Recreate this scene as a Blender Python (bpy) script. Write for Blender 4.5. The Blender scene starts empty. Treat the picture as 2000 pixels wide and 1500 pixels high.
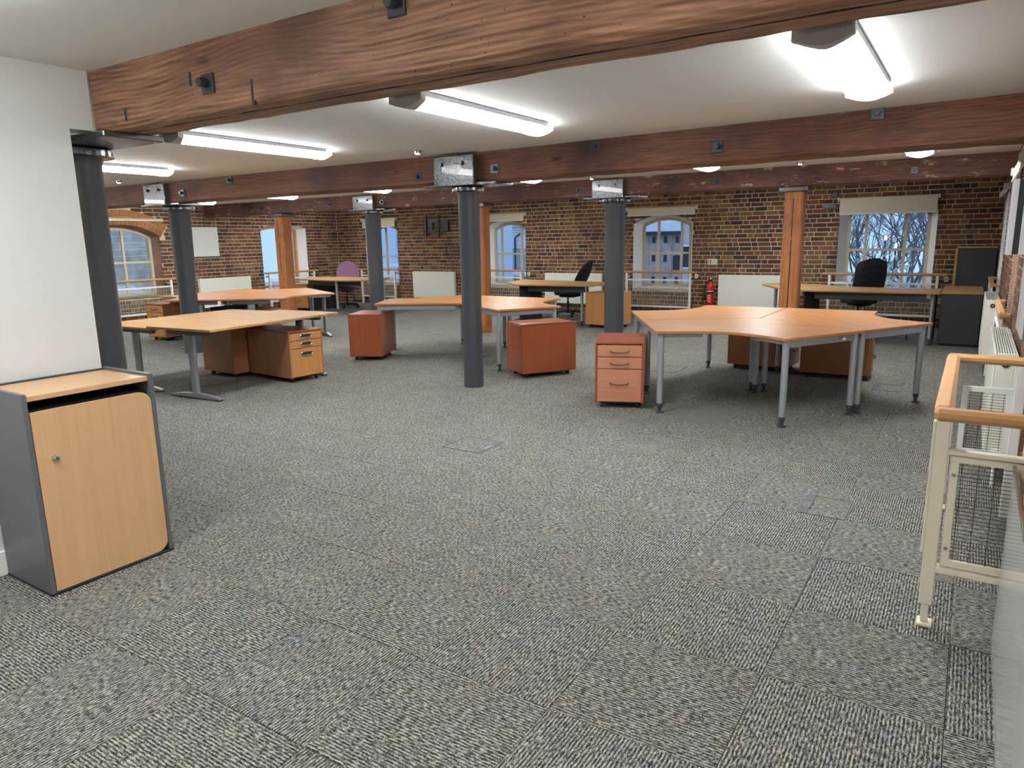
import bpy, bmesh, math, random
from mathutils import Matrix, Vector
PI = math.pi
random.seed(7)
S = bpy.context.scene
C = S.collection

# ------------------------------------------------------------------ camera
F = 1385.0
YAW, PITCH, ROLL = -5.74495283e-01, 2.00209468e-01, -1.76115159e-02
EYE = Vector((0, 0, 1.5))
cy, sy, cp, sp = math.cos(YAW), math.sin(YAW), math.cos(PITCH), math.sin(PITCH)
fw = Vector((sy*cp, cy*cp, -sp)); rt = Vector((cy, -sy, 0)); up = rt.cross(fw)
r2 = rt*math.cos(ROLL)+up*math.sin(ROLL); u2 = -rt*math.sin(ROLL)+up*math.cos(ROLL)
cam = bpy.data.cameras.new('camera'); camo = bpy.data.objects.new('camera', cam); C.objects.link(camo)
cam.sensor_width = 36; cam.lens = 36*F/2000; cam.clip_start = .05; cam.clip_end = 500
m = Matrix((r2, u2, -fw)).transposed().to_4x4(); m.translation = EYE
camo.matrix_world = m
S.camera = camo
S.view_settings.view_transform = 'Standard'; S.view_settings.look = 'None'
S.view_settings.gamma = 1; S.view_settings.use_curve_mapping = False
S.view_settings.exposure = 0.62

# ------------------------------------------------------------------ world: even blue dusk sky
w = bpy.data.worlds.new('world'); S.world = w; w.use_nodes = True
nt = w.node_tree; nt.nodes.clear()
wo = nt.nodes.new('ShaderNodeOutputWorld'); bg = nt.nodes.new('ShaderNodeBackground')
tc = nt.nodes.new('ShaderNodeTexCoord'); sx = nt.nodes.new('ShaderNodeSeparateXYZ'); rp = nt.nodes.new('ShaderNodeValToRGB')
nt.links.new(tc.outputs['Generated'], sx.inputs[0]); nt.links.new(sx.outputs['Z'], rp.inputs[0])
rp.color_ramp.elements[0].position = 0.0; rp.color_ramp.elements[0].color = (.42, .66, 1.0, 1)
rp.color_ramp.elements[1].position = .6; rp.color_ramp.elements[1].color = (.46, .66, 1.0, 1)
nt.links.new(rp.outputs[0], bg.inputs[0]); bg.inputs[1].default_value = .8
nt.links.new(bg.outputs[0], wo.inputs[0])
LAMP = 28.0          # strength of the ceiling light diffusers

# ------------------------------------------------------------------ material helpers
def srgb(r, g, b):
    f = lambda c: (c/255/12.92 if c/255 <= .04045 else ((c/255+.055)/1.055)**2.4)
    return (f(r), f(g), f(b), 1)
class NG:
    def __init__(s, name):
        s.m = bpy.data.materials.new(name); s.m.use_nodes = True
        s.t = s.m.node_tree; s.b = s.t.nodes['Principled BSDF']
    def n(s, typ, **kw):
        x = s.t.nodes.new('ShaderNode'+typ)
        for k, v in kw.items():
            if k.startswith('_'): setattr(x, k[1:], v)
            else: x.inputs[k.replace('__', ' ')].default_value = v
        return x
    def l(s, a, b): s.t.links.new(a, b)
    def mapped(s, src, scale, loc=(0, 0, 0)):
        mp = s.n('Mapping'); mp.inputs['Scale'].default_value = scale; mp.inputs['Location'].default_value = loc
        s.l(src, mp.inputs[0]); return mp.outputs[0]
    def ramp(s, src, stops):
        r = s.n('ValToRGB'); e = r.color_ramp.elements
        while len(e) < len(stops): e.new(.5)
        for i, (p, c) in enumerate(stops): e[i].position = p; e[i].color = c
        s.l(src, r.inputs[0]); return r.outputs[0]
    def mix(s, fac, a, b, mode='MIX'):
        x = s.n('Mix', _data_type='RGBA', _blend_type=mode)
        for k, v in ((0, fac), (6, a), (7, b)):
            if hasattr(v, 'is_output'): s.l(v, x.inputs[k])
            else: x.inputs[k].default_value = v
        return x.outputs[2]
    def bump(s, h, strength=.3, dist=.01):
        b = s.n('Bump', Strength=strength, Distance=dist); s.l(h, b.inputs['Height']); s.l(b.outputs[0], s.b.inputs['Normal'])
def plain(name, col, rough=.5, metal=0, spec=.5, bumpscale=0, bumpstr=.1, var=0, coat=0):
    g = NG(name); g.b.inputs['Base Color'].default_value = col
    g.b.inputs['Roughness'].default_value = rough; g.b.inputs['Metallic'].default_value = metal
    g.b.inputs['Specular IOR Level'].default_value = spec
    g.b.inputs['Coat Weight'].default_value = coat
    if bumpscale or var:
        o = g.n('TexCoord').outputs['Object']
        nz = g.n('TexNoise', Scale=bumpscale or 5, Detail=4); g.l(o, nz.inputs[0])
        if bumpscale: g.bump(nz.outputs[0], bumpstr, .004)
        if var:
            n2 = g.n('TexNoise', Scale=3, Detail=5); g.l(o, n2.inputs[0])
            d = tuple(c*(1-var) for c in col[:3])+(1,)
            g.l(g.ramp(n2.outputs[0], [(.35, d), (.65, col)]), g.b.inputs['Base Color'])
    return g.m
def wood(name, c1, c2, axis=0, scale=1.0, rough=.4, grain=.15, knots=False, dark=None, spec=.4, planks=0):
    """grain runs along the object's local axis"""
    g = NG(name); o = g.n('TexCoord').outputs['Object']
    sc = [30*scale]*3; sc[axis] = 1.6*scale
    sc2 = [120*scale]*3; sc2[axis] = 3*scale
    n1 = g.n('TexNoise', Scale=1, Detail=5, Distortion=.6); g.l(g.mapped(o, sc), n1.inputs[0])
    n2 = g.n('TexNoise', Scale=1, Detail=2); g.l(g.mapped(o, sc2), n2.inputs[0])
    f = g.n('Math', _operation='MULTIPLY_ADD'); g.l(n2.outputs[0], f.inputs[0]); f.inputs[1].default_value = .5
    h = g.n('Math', _operation='MULTIPLY'); g.l(n1.outputs[0], h.inputs[0]); h.inputs[1].default_value = .6
    g.l(h.outputs[0], f.inputs[2])
    col = g.ramp(f.outputs[0], [(.25, c1), (.85, c2)])
    if dark:
        n3 = g.n('TexNoise', Scale=1.4, Detail=6, Roughness=.65); g.l(o, n3.inputs[0])
        col = g.mix(g.ramp(n3.outputs[0], [(.5, (0, 0, 0, 1)), (.72, (1, 1, 1, 1))]), col, dark)
    if knots:
        v = g.n('TexVoronoi', Scale=1.0); sck = [3.6]*3; sck[axis] = 1.1
        g.l(g.mapped(o, sck, (.3, .1, .7)), v.inputs[0])
        col = g.mix(g.ramp(v.outputs['Distance'], [(.06, (1, 1, 1, 1)), (.13, (0, 0, 0, 1))]), col, tuple(c*.35 for c in c1[:3])+(1,))
    g.l(col, g.b.inputs['Base Color']); g.b.inputs['Roughness'].default_value = rough
    g.b.inputs['Specular IOR Level'].default_value = spec
    if grain > .02: g.bump(f.outputs[0], grain, .006)
    return g.m
def beam_wood(name, c1, c2, axis, dark, pale=None, rings=4.5, rough=.55, bump=.55):
    """old rough-sawn timber: growth rings, weathered ripples, knots, dark stains, pale paint remains"""
    g = NG(name); o = g.n('TexCoord').outputs['Object']
    sc = [2.2]*3; sc[axis] = .45
    n0 = g.n('TexNoise', Scale=1.0, Detail=2, Distortion=.4); g.l(g.mapped(o, sc), n0.inputs[0])
    m1 = g.n('Math', _operation='MULTIPLY'); g.l(n0.outputs[0], m1.inputs[0]); m1.inputs[1].default_value = rings*3
    sep = g.n('SeparateXYZ'); g.l(o, sep.inputs[0])
    a2 = g.n('Math', _operation='MULTIPLY_ADD'); g.l(sep.outputs[2 if axis != 2 else 0], a2.inputs[0]); a2.inputs[1].default_value = 34; g.l(m1.outputs[0], a2.inputs[2])
    sn = g.n('Math', _operation='SINE'); m2 = g.n('Math', _operation='MULTIPLY'); g.l(a2.outputs[0], m2.inputs[0]); m2.inputs[1].default_value = 7.5; g.l(m2.outputs[0], sn.inputs[0])
    sc3 = [60]*3; sc3[axis] = 3
    n2 = g.n('TexNoise', Scale=1, Detail=5); g.l(g.mapped(o, sc3), n2.inputs[0])
    hh = g.n('Math', _operation='MULTIPLY_ADD'); g.l(sn.outputs[0], hh.inputs[0]); hh.inputs[1].default_value = .085; g.l(n2.outputs[0], hh.inputs[2])
    col = g.ramp(hh.outputs[0], [(.28, c1), (.68, c2)])
    n3 = g.n('TexNoise', Scale=1.1, Detail=6, Roughness=.6); g.l(o, n3.inputs[0])
    col = g.mix(g.ramp(n3.outputs[0], [(.47, (0, 0, 0, 1)), (.7, (1, 1, 1, 1))]), col, dark)
    v = g.n('TexVoronoi', Scale=1.0); sck = [5.0]*3; sck[axis] = 1.6
    g.l(g.mapped(o, sck, (.35, .2, .75)), v.inputs[0])
    kn = g.ramp(v.outputs['Distance'], [(.05, (1, 1, 1, 1)), (.13, (0, 0, 0, 1))])
    col = g.mix(kn, col, tuple(c*.3 for c in c1[:3])+(1,))
    v2 = g.n('TexVoronoi', Scale=24.0); g.l(o, v2.inputs[0])
    col = g.mix(g.ramp(v2.outputs['Distance'], [(.05, (1, 1, 1, 1)), (.09, (0, 0, 0, 1))]), col, (.012, .006, .004, 1))
    if pale:
        n5 = g.n('TexNoise', Scale=1, Detail=6, Roughness=.7); scp = [14]*3; scp[axis] = 4; g.l(g.mapped(o, scp), n5.inputs[0])
        col = g.mix(g.ramp(n5.outputs[0], [(.585, (0, 0, 0, 1)), (.64, (1, 1, 1, 1))]), col, pale)
    g.l(col, g.b.inputs['Base Color']); g.b.inputs['Roughness'].default_value = rough
    g.b.inputs['Specular IOR Level'].default_value = .35
    g.bump(hh.outputs[0], bump, .012)
    return g.m
def brick_mat(name, island):
    g = NG(name)
    rnd = g.n('NewGeometry').outputs['Random Per Island'] if island else g.n('ObjectInfo').outputs['Random']
    col = g.ramp(rnd, [(0, srgb(86, 56, 47)), (.12, srgb(112, 68, 48)), (.25, srgb(80, 55, 52)), (.38, srgb(122, 80, 54)),
                       (.5, srgb(104, 66, 50)), (.62, srgb(138, 104, 66)), (.72, srgb(94, 63, 50)), (.85, srgb(128, 98, 68)), (.95, srgb(58, 46, 46))])
    g.t.nodes[-1].color_ramp.interpolation = 'CONSTANT'
    p = g.n('NewGeometry').outputs['Position']
    n = g.n('TexNoise', Scale=1.3, Detail=3); g.l(p, n.inputs[0])
    col = g.mix(g.ramp(n.outputs[0], [(.5, (0, 0, 0, 1)), (.68, (.4, .4, .4, 1))]), col, srgb(160, 126, 80))
    n2 = g.n('TexNoise', Scale=38, Detail=6, Roughness=.75); g.l(p, n2.inputs[0])
    col = g.mix(.7, col, g.ramp(n2.outputs[0], [(.32, (.08, .07, .07, 1)), (.52, (.8, .8, .8, 1)), (.7, (1.9, 1.75, 1.4, 1))]), 'MULTIPLY')
    g.l(col, g.b.inputs['Base Color']); g.b.inputs['Roughness'].default_value = .8
    g.bump(n2.outputs[0], .8, .012)
    return g.m
def fac_or(v): return v
def carpet_mat():
    g = NG('carpet_tile'); uv = g.n('TexCoord').outputs['UV']
    n0 = g.n('TexNoise', Scale=1, Detail=2); g.l(g.mapped(uv, (9, 5, 1)), n0.inputs[0])
    wv = g.n('TexNoise', Scale=1, Detail=3, Roughness=.7, Distortion=.2); g.l(g.mapped(uv, (150, 42, 1)), wv.inputs[0])
    fine = g.n('TexNoise', Scale=1, Detail=4, Roughness=.85); g.l(g.mapped(uv, (260, 210, 1)), fine.inputs[0])
    sep = g.n('SeparateXYZ'); g.l(uv, sep.inputs[0])
    sm = g.n('Math', _operation='MULTIPLY'); g.l(sep.outputs[0], sm.inputs[0]); sm.inputs[1].default_value = 2*PI*84
    sn = g.n('Math', _operation='SINE'); g.l(sm.outputs[0], sn.inputs[0])
    a = g.n('Math', _operation='MULTIPLY_ADD'); g.l(sn.outputs[0], a.inputs[0]); a.inputs[1].default_value = .085; g.l(wv.outputs[0], a.inputs[2])
    f2 = g.n('Math', _operation='SUBTRACT'); g.l(fine.outputs[0], f2.inputs[0]); f2.inputs[1].default_value = .5
    b = g.n('Math', _operation='MULTIPLY_ADD'); g.l(f2.outputs[0], b.inputs[0]); b.inputs[1].default_value = 1.0; g.l(a.outputs[0], b.inputs[2])
    col = g.ramp(b.outputs[0], [(.36, srgb(36, 38, 38)), (.5, srgb(100, 100, 95)), (.64, srgb(184, 182, 172))])
    hue = g.n('TexNoise', Scale=1, Detail=1); g.l(g.mapped(uv, (13, 7, 1), (4, 2, 0)), hue.inputs[0])
    col = g.mix(.38, col, g.ramp(hue.outputs[0], [(.3, (.72, .86, .98, 1)), (.48, (1, 1, 1, 1)), (.62, (1.1, 1.04, .9, 1)), (.72, (1.16, 1, .84, 1))]), 'MULTIPLY')
    col = g.mix(.35, col, g.ramp(n0.outputs[0], [(.3, (.7, .7, .7, 1)), (.7, (1.25, 1.25, 1.25, 1))]), 'MULTIPLY')
    g.l(col, g.b.inputs['Base Color']); g.b.inputs['Roughness'].default_value = .95; g.b.inputs['Specular IOR Level'].default_value = .15
    g.bump(b.outputs[0], .7, .006)
    return g.m
def glass_mat():
    g = NG('window_glass'); t = g.t; t.nodes.remove(g.b)
    tr = g.n('BsdfTransparent'); tr.inputs[0].default_value = (1, 1, 1, 1)
    gl = g.n('BsdfGlossy', Roughness=.03); mx = g.n('MixShader'); fr = g.n('Fresnel', IOR=1.35)
    g.l(fr.outputs[0], mx.inputs[0]); g.l(tr.outputs[0], mx.inputs[1]); g.l(gl.outputs[0], mx.inputs[2])
    g.l(mx.outputs[0], t.nodes['Material Output'].inputs[0]); return g.m
def emit(name, col, s):
    g = NG(name); g.b.inputs['Base Color'].default_value = (.9, .9, .9, 1)
    g.b.inputs['Emission Color'].default_value = col; g.b.inputs['Emission Strength'].default_value = s; return g.m

M = {}
M['wall'] = plain('white_wall_paint', srgb(200, 201, 199), .6, bumpscale=60, bumpstr=.05)
M['ceiling'] = plain('ceiling_paint', srgb(226, 224, 220), .7, bumpscale=40, bumpstr=.06)
M['skirting'] = plain('skirting_gloss', srgb(225, 226, 222), .35)
M['brick'] = brick_mat('brick_single', False)
M['bricks'] = brick_mat('brick_course', True)
M['mortar'] = plain('mortar', srgb(226, 206, 172), .9, bumpscale=30, bumpstr=.5, var=.3)
M['reveal_brick'] = plain('dusty_brick_reveal', srgb(158, 124, 104), .85, bumpscale=30, bumpstr=.6, var=.4)
M['plaster'] = plain('white_reveal_plaster', srgb(240, 242, 244), .6, bumpscale=20, bumpstr=.15)
M['beam'] = beam_wood('beam_timber', srgb(104, 74, 56), srgb(172, 128, 100), 0, srgb(104, 72, 58))
M['beam_dark'] = beam_wood('beam_timber_dark', srgb(84, 54, 42), srgb(126, 80, 60), 0, srgb(70, 44, 38))
M['beam_pale'] = beam_wood('beam_timber_peeling', srgb(70, 46, 38), srgb(108, 70, 56), 0, srgb(54, 36, 32), srgb(168, 140, 120))
M['post'] = wood('orange_post_timber', srgb(120, 72, 38), srgb(184, 118, 68), 2, .8, .6, .5, True, srgb(108, 64, 38))
M['iron'] = plain('column_gloss_paint', srgb(62, 66, 72), .28, 0, .5, 70, .22, coat=.35)
M['iron_rough'] = plain('bracket_gloss_paint', srgb(58, 60, 64), .25, 0, .8, 45, .9, coat=.3)
M['bolt'] = plain('bolt_paint', srgb(44, 50, 56), .35, 0, .6, 40, .3)
M['beech'] = wood('beech_laminate', srgb(142, 106, 62), srgb(190, 152, 104), 0, .6, .5, .01, spec=.2)
M['beech_o'] = wood('orange_beech_laminate', srgb(138, 90, 48), srgb(196, 142, 92), 0, .6, .36, .01, spec=.35)
M['ped_o'] = wood('orange_beech_veneer', srgb(170, 116, 68), srgb(196, 140, 86), 2, .6, .32, .01)
M['ped_c'] = wood('cherry_veneer', srgb(136, 72, 46), srgb(160, 88, 58), 2, .6, .3, .01)
M['ped_b'] = wood('brown_beech_veneer', srgb(150, 102, 70), srgb(170, 118, 82), 2, .6, .32, .01)
M['cab_door'] = wood('pale_beech_veneer', srgb(194, 154, 112), srgb(208, 168, 126), 2, .7, .35, .01)
M['ped_front'] = wood('cherry_drawer_veneer', srgb(170, 112, 84), srgb(196, 136, 104), 0, .7, .33, .01)
M['oak'] = wood('oak_handrail', srgb(168, 122, 78), srgb(202, 156, 108), 0, .9, .35, .08)
M['oak_y'] = wood('oak_handrail_y', srgb(186, 138, 92), srgb(218, 172, 122), 1, .9, .3, .08)
M['silver'] = plain('silver_metal', srgb(168, 172, 176), .38, .55)
M['dark_silver'] = plain('grey_metal', srgb(112, 116, 120), .4, .5)
M['black'] = plain('black_plastic', srgb(22, 22, 24), .45)
M['black_m'] = plain('black_mesh_fabric', srgb(26, 26, 30), .7, bumpscale=200, bumpstr=.6)
M['panel_black'] = plain('black_laminate', srgb(42, 42, 46), .5, bumpscale=150, bumpstr=.15)
M['grey_lam'] = plain('graphite_laminate', srgb(92, 94, 98), .38, bumpscale=120, bumpstr=.08)
M['grey_edge'] = plain('graphite_edge', srgb(58, 62, 66), .4)
M['cream'] = plain('cream_metal_paint', srgb(214, 206, 184), .4, bumpscale=30, bumpstr=.06)
M['cream_w'] = plain('white_metal_paint', srgb(222, 222, 214), .35)
M['rad'] = plain('radiator_enamel', srgb(222, 222, 208), .4)
M['frame'] = plain('window_frame_paint', srgb(196, 186, 160), .5)
M['frame_o'] = wood('orange_window_timber', srgb(190, 122, 62), srgb(220, 152, 86), 2, .8, .45, .1)
M['blind'] = plain('cream_blind_fabric', srgb(206, 198, 178), .8, bumpscale=120, bumpstr=.15)
M['whiteboard'] = plain('whiteboard_face', srgb(206, 208, 202), .3)
M['chrome'] = plain('chrome', srgb(200, 200, 200), .15, 1)
M['pewter'] = plain('pewter_handle', srgb(92, 84, 82), .3, .8)
M['purple'] = plain('purple_fabric', srgb(122, 88, 116), .85, bumpscale=150, bumpstr=.2)
M['red'] = plain('red_enamel', srgb(200, 24, 30), .3)
M['print_w'] = plain('white_print', srgb(232, 228, 222), .6)
M['sign'] = plain('sign_cream', srgb(220, 216, 180), .5)
M['sign_red'] = plain('sign_maroon', srgb(140, 50, 40), .5)
M['sign_green'] = plain('sign_pale_green', srgb(176, 214, 170), .5)
M['wire'] = plain('dark_wire', srgb(58, 52, 48), .5, .4)
M['wire_c'] = plain('cream_wire', srgb(176, 170, 152), .5)
M['carpet'] = carpet_mat()
M['sub'] = plain('tile_joint', srgb(72, 72, 70), .9)
M['lid_frame'] = plain('floor_box_plastic', srgb(88, 88, 90), .6)
M['glass'] = glass_mat()
M['diffuser'] = emit('light_diffuser', (.94, .97, 1, 1), LAMP)
M['lamp_grey'] = plain('lamp_grey_plastic', srgb(168, 166, 166), .4)
M['spot'] = emit('spot_lens', (1, .95, .88, 1), 3)
g = NG('frosted_acrylic'); g.b.inputs['Base Color'].default_value = srgb(214, 216, 208); g.b.inputs['Roughness'].default_value = .12
g.b.inputs['Alpha'].default_value = .82; M['frost'] = g.m
def ext_brick(name, a, b, mo, s=1):
    g = NG(name); p = g.n('TexCoord').outputs['Object']
    br = g.n('TexBrick', Color1=a, Color2=b, Mortar=mo, Scale=1); br.inputs['Mortar Size'].default_value = .008
    br.inputs['Brick Width'].default_value = .23*s; br.inputs['Row Height'].default_value = .08*s
    g.l(p, br.inputs[0]); g.l(br.outputs[0], g.b.inputs['Base Color']); g.b.inputs['Roughness'].default_value = .8; return g.m
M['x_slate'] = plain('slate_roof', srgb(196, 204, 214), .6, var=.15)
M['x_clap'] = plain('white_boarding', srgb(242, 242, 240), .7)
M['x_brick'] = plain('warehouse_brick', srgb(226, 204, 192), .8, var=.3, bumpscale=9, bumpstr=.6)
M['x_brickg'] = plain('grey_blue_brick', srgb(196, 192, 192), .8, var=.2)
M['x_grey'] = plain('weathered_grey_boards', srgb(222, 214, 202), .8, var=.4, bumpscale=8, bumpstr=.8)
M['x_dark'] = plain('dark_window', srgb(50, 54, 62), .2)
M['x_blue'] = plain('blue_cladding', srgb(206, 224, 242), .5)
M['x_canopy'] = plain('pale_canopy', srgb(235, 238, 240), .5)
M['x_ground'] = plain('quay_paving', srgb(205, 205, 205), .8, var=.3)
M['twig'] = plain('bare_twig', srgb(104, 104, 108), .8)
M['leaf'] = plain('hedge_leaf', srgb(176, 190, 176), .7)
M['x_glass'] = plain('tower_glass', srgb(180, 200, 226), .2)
M['lampx'] = emit('street_lamp_glow', (1, .95, .85, 1), 4)

# ------------------------------------------------------------------ mesh builder
class MB:
    def __init__(s): s.v = []; s.f = []
    def add(s, vs, fs):
        o = len(s.v); s.v += [tuple(v) for v in vs]; s.f += [tuple(i+o for i in f) for f in fs]; return s
    def box(s, x0, x1, y0, y1, z0, z1, T=None):
        v = [Vector((x, y, z)) for z in (z0, z1) for y in (y0, y1) for x in (x0, x1)]
        if T: v = [T @ p for p in v]
        return s.add(v, [(0, 2, 3, 1), (4, 5, 7, 6), (0, 1, 5, 4), (2, 6, 7, 3), (0, 4, 6, 2), (1, 3, 7, 5)])
    def cbox(s, x0, x1, y0, y1, z0, z1, b=.004, T=None):
        """box with chamfered edges"""
        b = min(b, (x1-x0)*.45, (y1-y0)*.45, (z1-z0)*.45)
        lv = [(z0, b), (z0+b, 0), (z1-b, 0), (z1, b)]; vs = []
        for z, i in lv:
            q = [(x0+i+b*(i == 0), y0+i), (x1-i-b*(i == 0), y0+i), (x1-i, y0+i+b*(i == 0)), (x1-i, y1-i-b*(i == 0)),
                 (x1-i-b*(i == 0), y1-i), (x0+i+b*(i == 0), y1-i), (x0+i, y1-i-b*(i == 0)), (x0+i, y0+i+b*(i == 0))]
            vs += [Vector((x, y, z)) for x, y in q]
        if T: vs = [T @ p for p in vs]
        fs = [tuple(range(7, -1, -1)), tuple(range(24, 32))]
        for k in range(3):
            for i in range(8):
                j = (i+1) % 8; fs.append((k*8+i, k*8+j, k*8+8+j, k*8+8+i))
        return s.add(vs, fs)
    def prism(s, poly, z0, z1, T=None):
        n = len(poly); v = [Vector((x, y, z0)) for x, y in poly]+[Vector((x, y, z1)) for x, y in poly]
        if T: v = [T @ p for p in v]
        return s.add(v, [tuple(range(n-1, -1, -1)), tuple(range(n, 2*n))]+[(i, (i+1) % n, n+(i+1) % n, n+i) for i in range(n)])
    def tube(s, pts, r, n=8, cap=True):
        pts = [Vector(p) for p in pts]; rs = r if isinstance(r, (list, tuple)) else [r]*len(pts); vs = []
        for i, p in enumerate(pts):
            d = (pts[min(i+1, len(pts)-1)]-pts[max(i-1, 0)]).normalized()
            a = d.cross(Vector((0, 0, 1)));
            if a.length < .01: a = Vector((1, 0, 0))
            a.normalize(); b = a.cross(d)
            vs += [p+(a*math.cos(2*PI*k/n)+b*math.sin(2*PI*k/n))*rs[i] for k in range(n)]
        fs = []
        for i in range(len(pts)-1):
            for k in range(n): fs.append((i*n+k, i*n+(k+1) % n, (i+1)*n+(k+1) % n, (i+1)*n+k))
        if cap: fs += [tuple(range(n-1, -1, -1)), tuple(range((len(pts)-1)*n, len(pts)*n))]
        return s.add(vs, fs)
    def lathe(s, prof, n=32, c=(0, 0), scallop=None):
        vs = []
        for r, z in prof: vs += [(c[0]+r*math.cos(2*PI*k/n), c[1]+r*math.sin(2*PI*k/n), z) for k in range(n)]
        fs = [(i*n+k, i*n+(k+1) % n, (i+1)*n+(k+1) % n, (i+1)*n+k) for i in range(len(prof)-1) for k in range(n)]
        fs += [tuple(range(n-1, -1, -1)), tuple(range((len(prof)-1)*n, len(prof)*n))]
        return s.add(vs, fs)
    def build(s, name, mat, parent=None, smooth=False, loc=None, rz=0):
        me = bpy.data.meshes.new(name); me.from_pydata(s.v, [], s.f); me.materials.append(mat)
        bm = bmesh.new(); bm.from_mesh(me); bmesh.ops.recalc_face_normals(bm, faces=bm.faces); bm.to_mesh(me); bm.free()
        if smooth:
            for p in me.polygons: p.use_smooth = True
            try: me.set_sharp_from_angle(angle=math.radians(38))
            except Exception: pass
        o = bpy.data.objects.new(name, me); C.objects.link(o)
        if parent: o.parent = parent
        if loc: o.location = loc
        if rz: o.rotation_euler = (0, 0, rz)
        return o
def tag(o, label, cat, group=None, kind=None):
    o['label'] = label; o['category'] = cat
    if group: o['group'] = group
    if kind: o['kind'] = kind
    return o
def thing(name, label, cat, loc=(0, 0, 0), rz=0, group=None):
    o = bpy.data.objects.new(name, None); C.objects.link(o); o.location = loc; o.rotation_euler = (0, 0, rz); o.empty_display_size = .1
    return tag(o, label, cat, group)
def struct(o): o['kind'] = 'structure'; return o
def dup(root, loc, label, rz=0):
    r = root.copy(); C.objects.link(r); r.location = loc; r.rotation_euler = (0, 0, rz); r['label'] = label
    for ch in root.children:
        c = ch.copy(); C.objects.link(c); c.parent = r
        for gch in ch.children:
            d = gch.copy(); C.objects.link(d); d.parent = c
    return r

# ------------------------------------------------------------------ room shell
XL, XR, YF, YB, ZC = -13.9, 0.30, -3.6, 13.3, 2.335
# openings: (u0, u1, sill, spring, rise)
WB = [(-12.90, -11.85, .52, 1.80, .16), (-9.26, -8.19, .52, 1.77, .15), (-5.70, -4.50, .52, 1.77, .15), (-1.98, -.55, .52, 1.86, .14)]
WL = [(6.95, 8.45, .50, 1.70, .22), (10.92, 12.26, .45, 1.86, .09)]
WR = [(3.05, 4.35, .45, 1.90, .12), (6.95, 8.25, .45, 1.90, .12), (10.75, 12.55, .45, 1.90, .12)]
def ztop(op, u):
    u0, u1, _, sp, ri = op; h = (u1-u0)/2; c = (u0+u1)/2; R = (h*h+ri*ri)/(2*ri)
    t = u-c
    if abs(t) > h: return sp
    return sp+ri-R+math.sqrt(max(R*R-t*t, 0))
def P_back(u, z, d): return (u, YB-d, z)
def P_left(u, z, d): return (XL+d, u, z)
def P_right(u, z, d): return (XR-d, u, z)
def wall_slab(name, P, u0, u1, ops, mat, thick=.5):
    us = {u0, u1}
    for op in ops:
        for k in range(17): us.add(round(op[0]+(op[1]-op[0])*k/16, 5))
    us = sorted(us); mb = MB()
    def quadbox(a, b, z0a, z0b, z1a, z1b):
        v = [P(a, z0a, 0), P(b, z0b, 0), P(b, z1b, 0), P(a, z1a, 0), P(a, z0a, -thick), P(b, z0b, -thick), P(b, z1b, -thick), P(a, z1a, -thick)]
        mb.add(v, [(0, 1, 2, 3), (7, 6, 5, 4), (0, 4, 5, 1), (3, 2, 6, 7), (0, 3, 7, 4), (1, 5, 6, 2)])
    for a, b in zip(us[:-1], us[1:]):
        op = next((o for o in ops if o[0]-1e-4 <= a and b <= o[1]+1e-4), None)
        if not op: quadbox(a, b, 0, 0, ZC, ZC)
        else:
            quadbox(a, b, 0, 0, op[2], op[2]); quadbox(a, b, ztop(op, a), ztop(op, b), ZC, ZC)
    return struct(mb.build(name, mat))
wall_back = wall_slab('wall_back', P_back, XL-.5, XR+.5, WB, M['mortar'])
wall_left = wall_slab('wall_left', P_left, YF, YB, WL, M['mortar'])
wall_right = wall_slab('wall_right', P_right, YF, YB, WR, M['mortar'])
struct(MB().box(XL-.5, XR+.5, YF-.1, YF, 0, ZC).build('wall_front', M['wall']))
wp = struct(MB().box(-3.82, -3.70, YF, 1.862, 0, ZC-.275).box(-3.82, -3.70, YF, 1.975, ZC-.275, ZC).build('wall_partition', M['wall']))
struct(MB().cbox(-3.70, -3.682, YF, 1.862, 0, .12).build('baseboard_partition', M['skirting']))
struct(MB().box(XL-.5, XR+.5, YF-.1, YB+.5, ZC, ZC+.1).build('ceiling', M['ceiling']))
floor = struct(MB().box(XL-.5, XR+.5, YF-.1, YB+.5, -.12, -.006).build('floor', M['sub']))

# ------------------------------------------------------------------ bricks
def brick_mesh(L, H, seed):
    """chamfered brick, local x along the wall, y out of the wall, z up; 0.5 .. centred"""
    rr = random.Random(seed); a, b = L/2, H/2; c = .006; D = .012; vs = []
    for d, i in ((0, 0), (D-.005, 0), (D, c)):
        for sx_, sz_ in ((-1, -1), (1, -1), (1, 1), (-1, 1)):
            j = rr.uniform(-.0018, .0018) if d else 0
            vs.append((sx_*(a-i)+j, d+(rr.uniform(-.0015, .0015) if i else 0), sz_*(b-i)+j))
    fs = [(8, 9, 10, 11)]+[(k*4+i, k*4+(i+1) % 4, k*4+4+(i+1) % 4, k*4+4+i) for k in range(2) for i in range(4)]
    return vs, fs
def brick_proto(L, H, seed, mat):
    vs, fs = brick_mesh(L, H, seed); me = bpy.data.meshes.new('brick'); me.from_pydata(vs, [], fs); me.materials.append(mat)
    bm = bmesh.new(); bm.from_mesh(me); bmesh.ops.recalc_face_normals(bm, faces=bm.faces)
    for f in bm.faces:
        pass
    bm.to_mesh(me); bm.free(); return me
BL, BH, HD, J = .214, .0655, .1015, .0118
protoS = [brick_proto(BL, BH, i, M['brick']) for i in range(5)]
protoH = [brick_proto(HD, BH, 20+i, M['brick']) for i in range(5)]
def project(p):
    v = Vector(p)-EYE; z = v.dot(fw)
    if z < .3: return None
    return (1000+F*v.dot(r2)/z, 750-F*v.dot(u2)/z, z)
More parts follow.
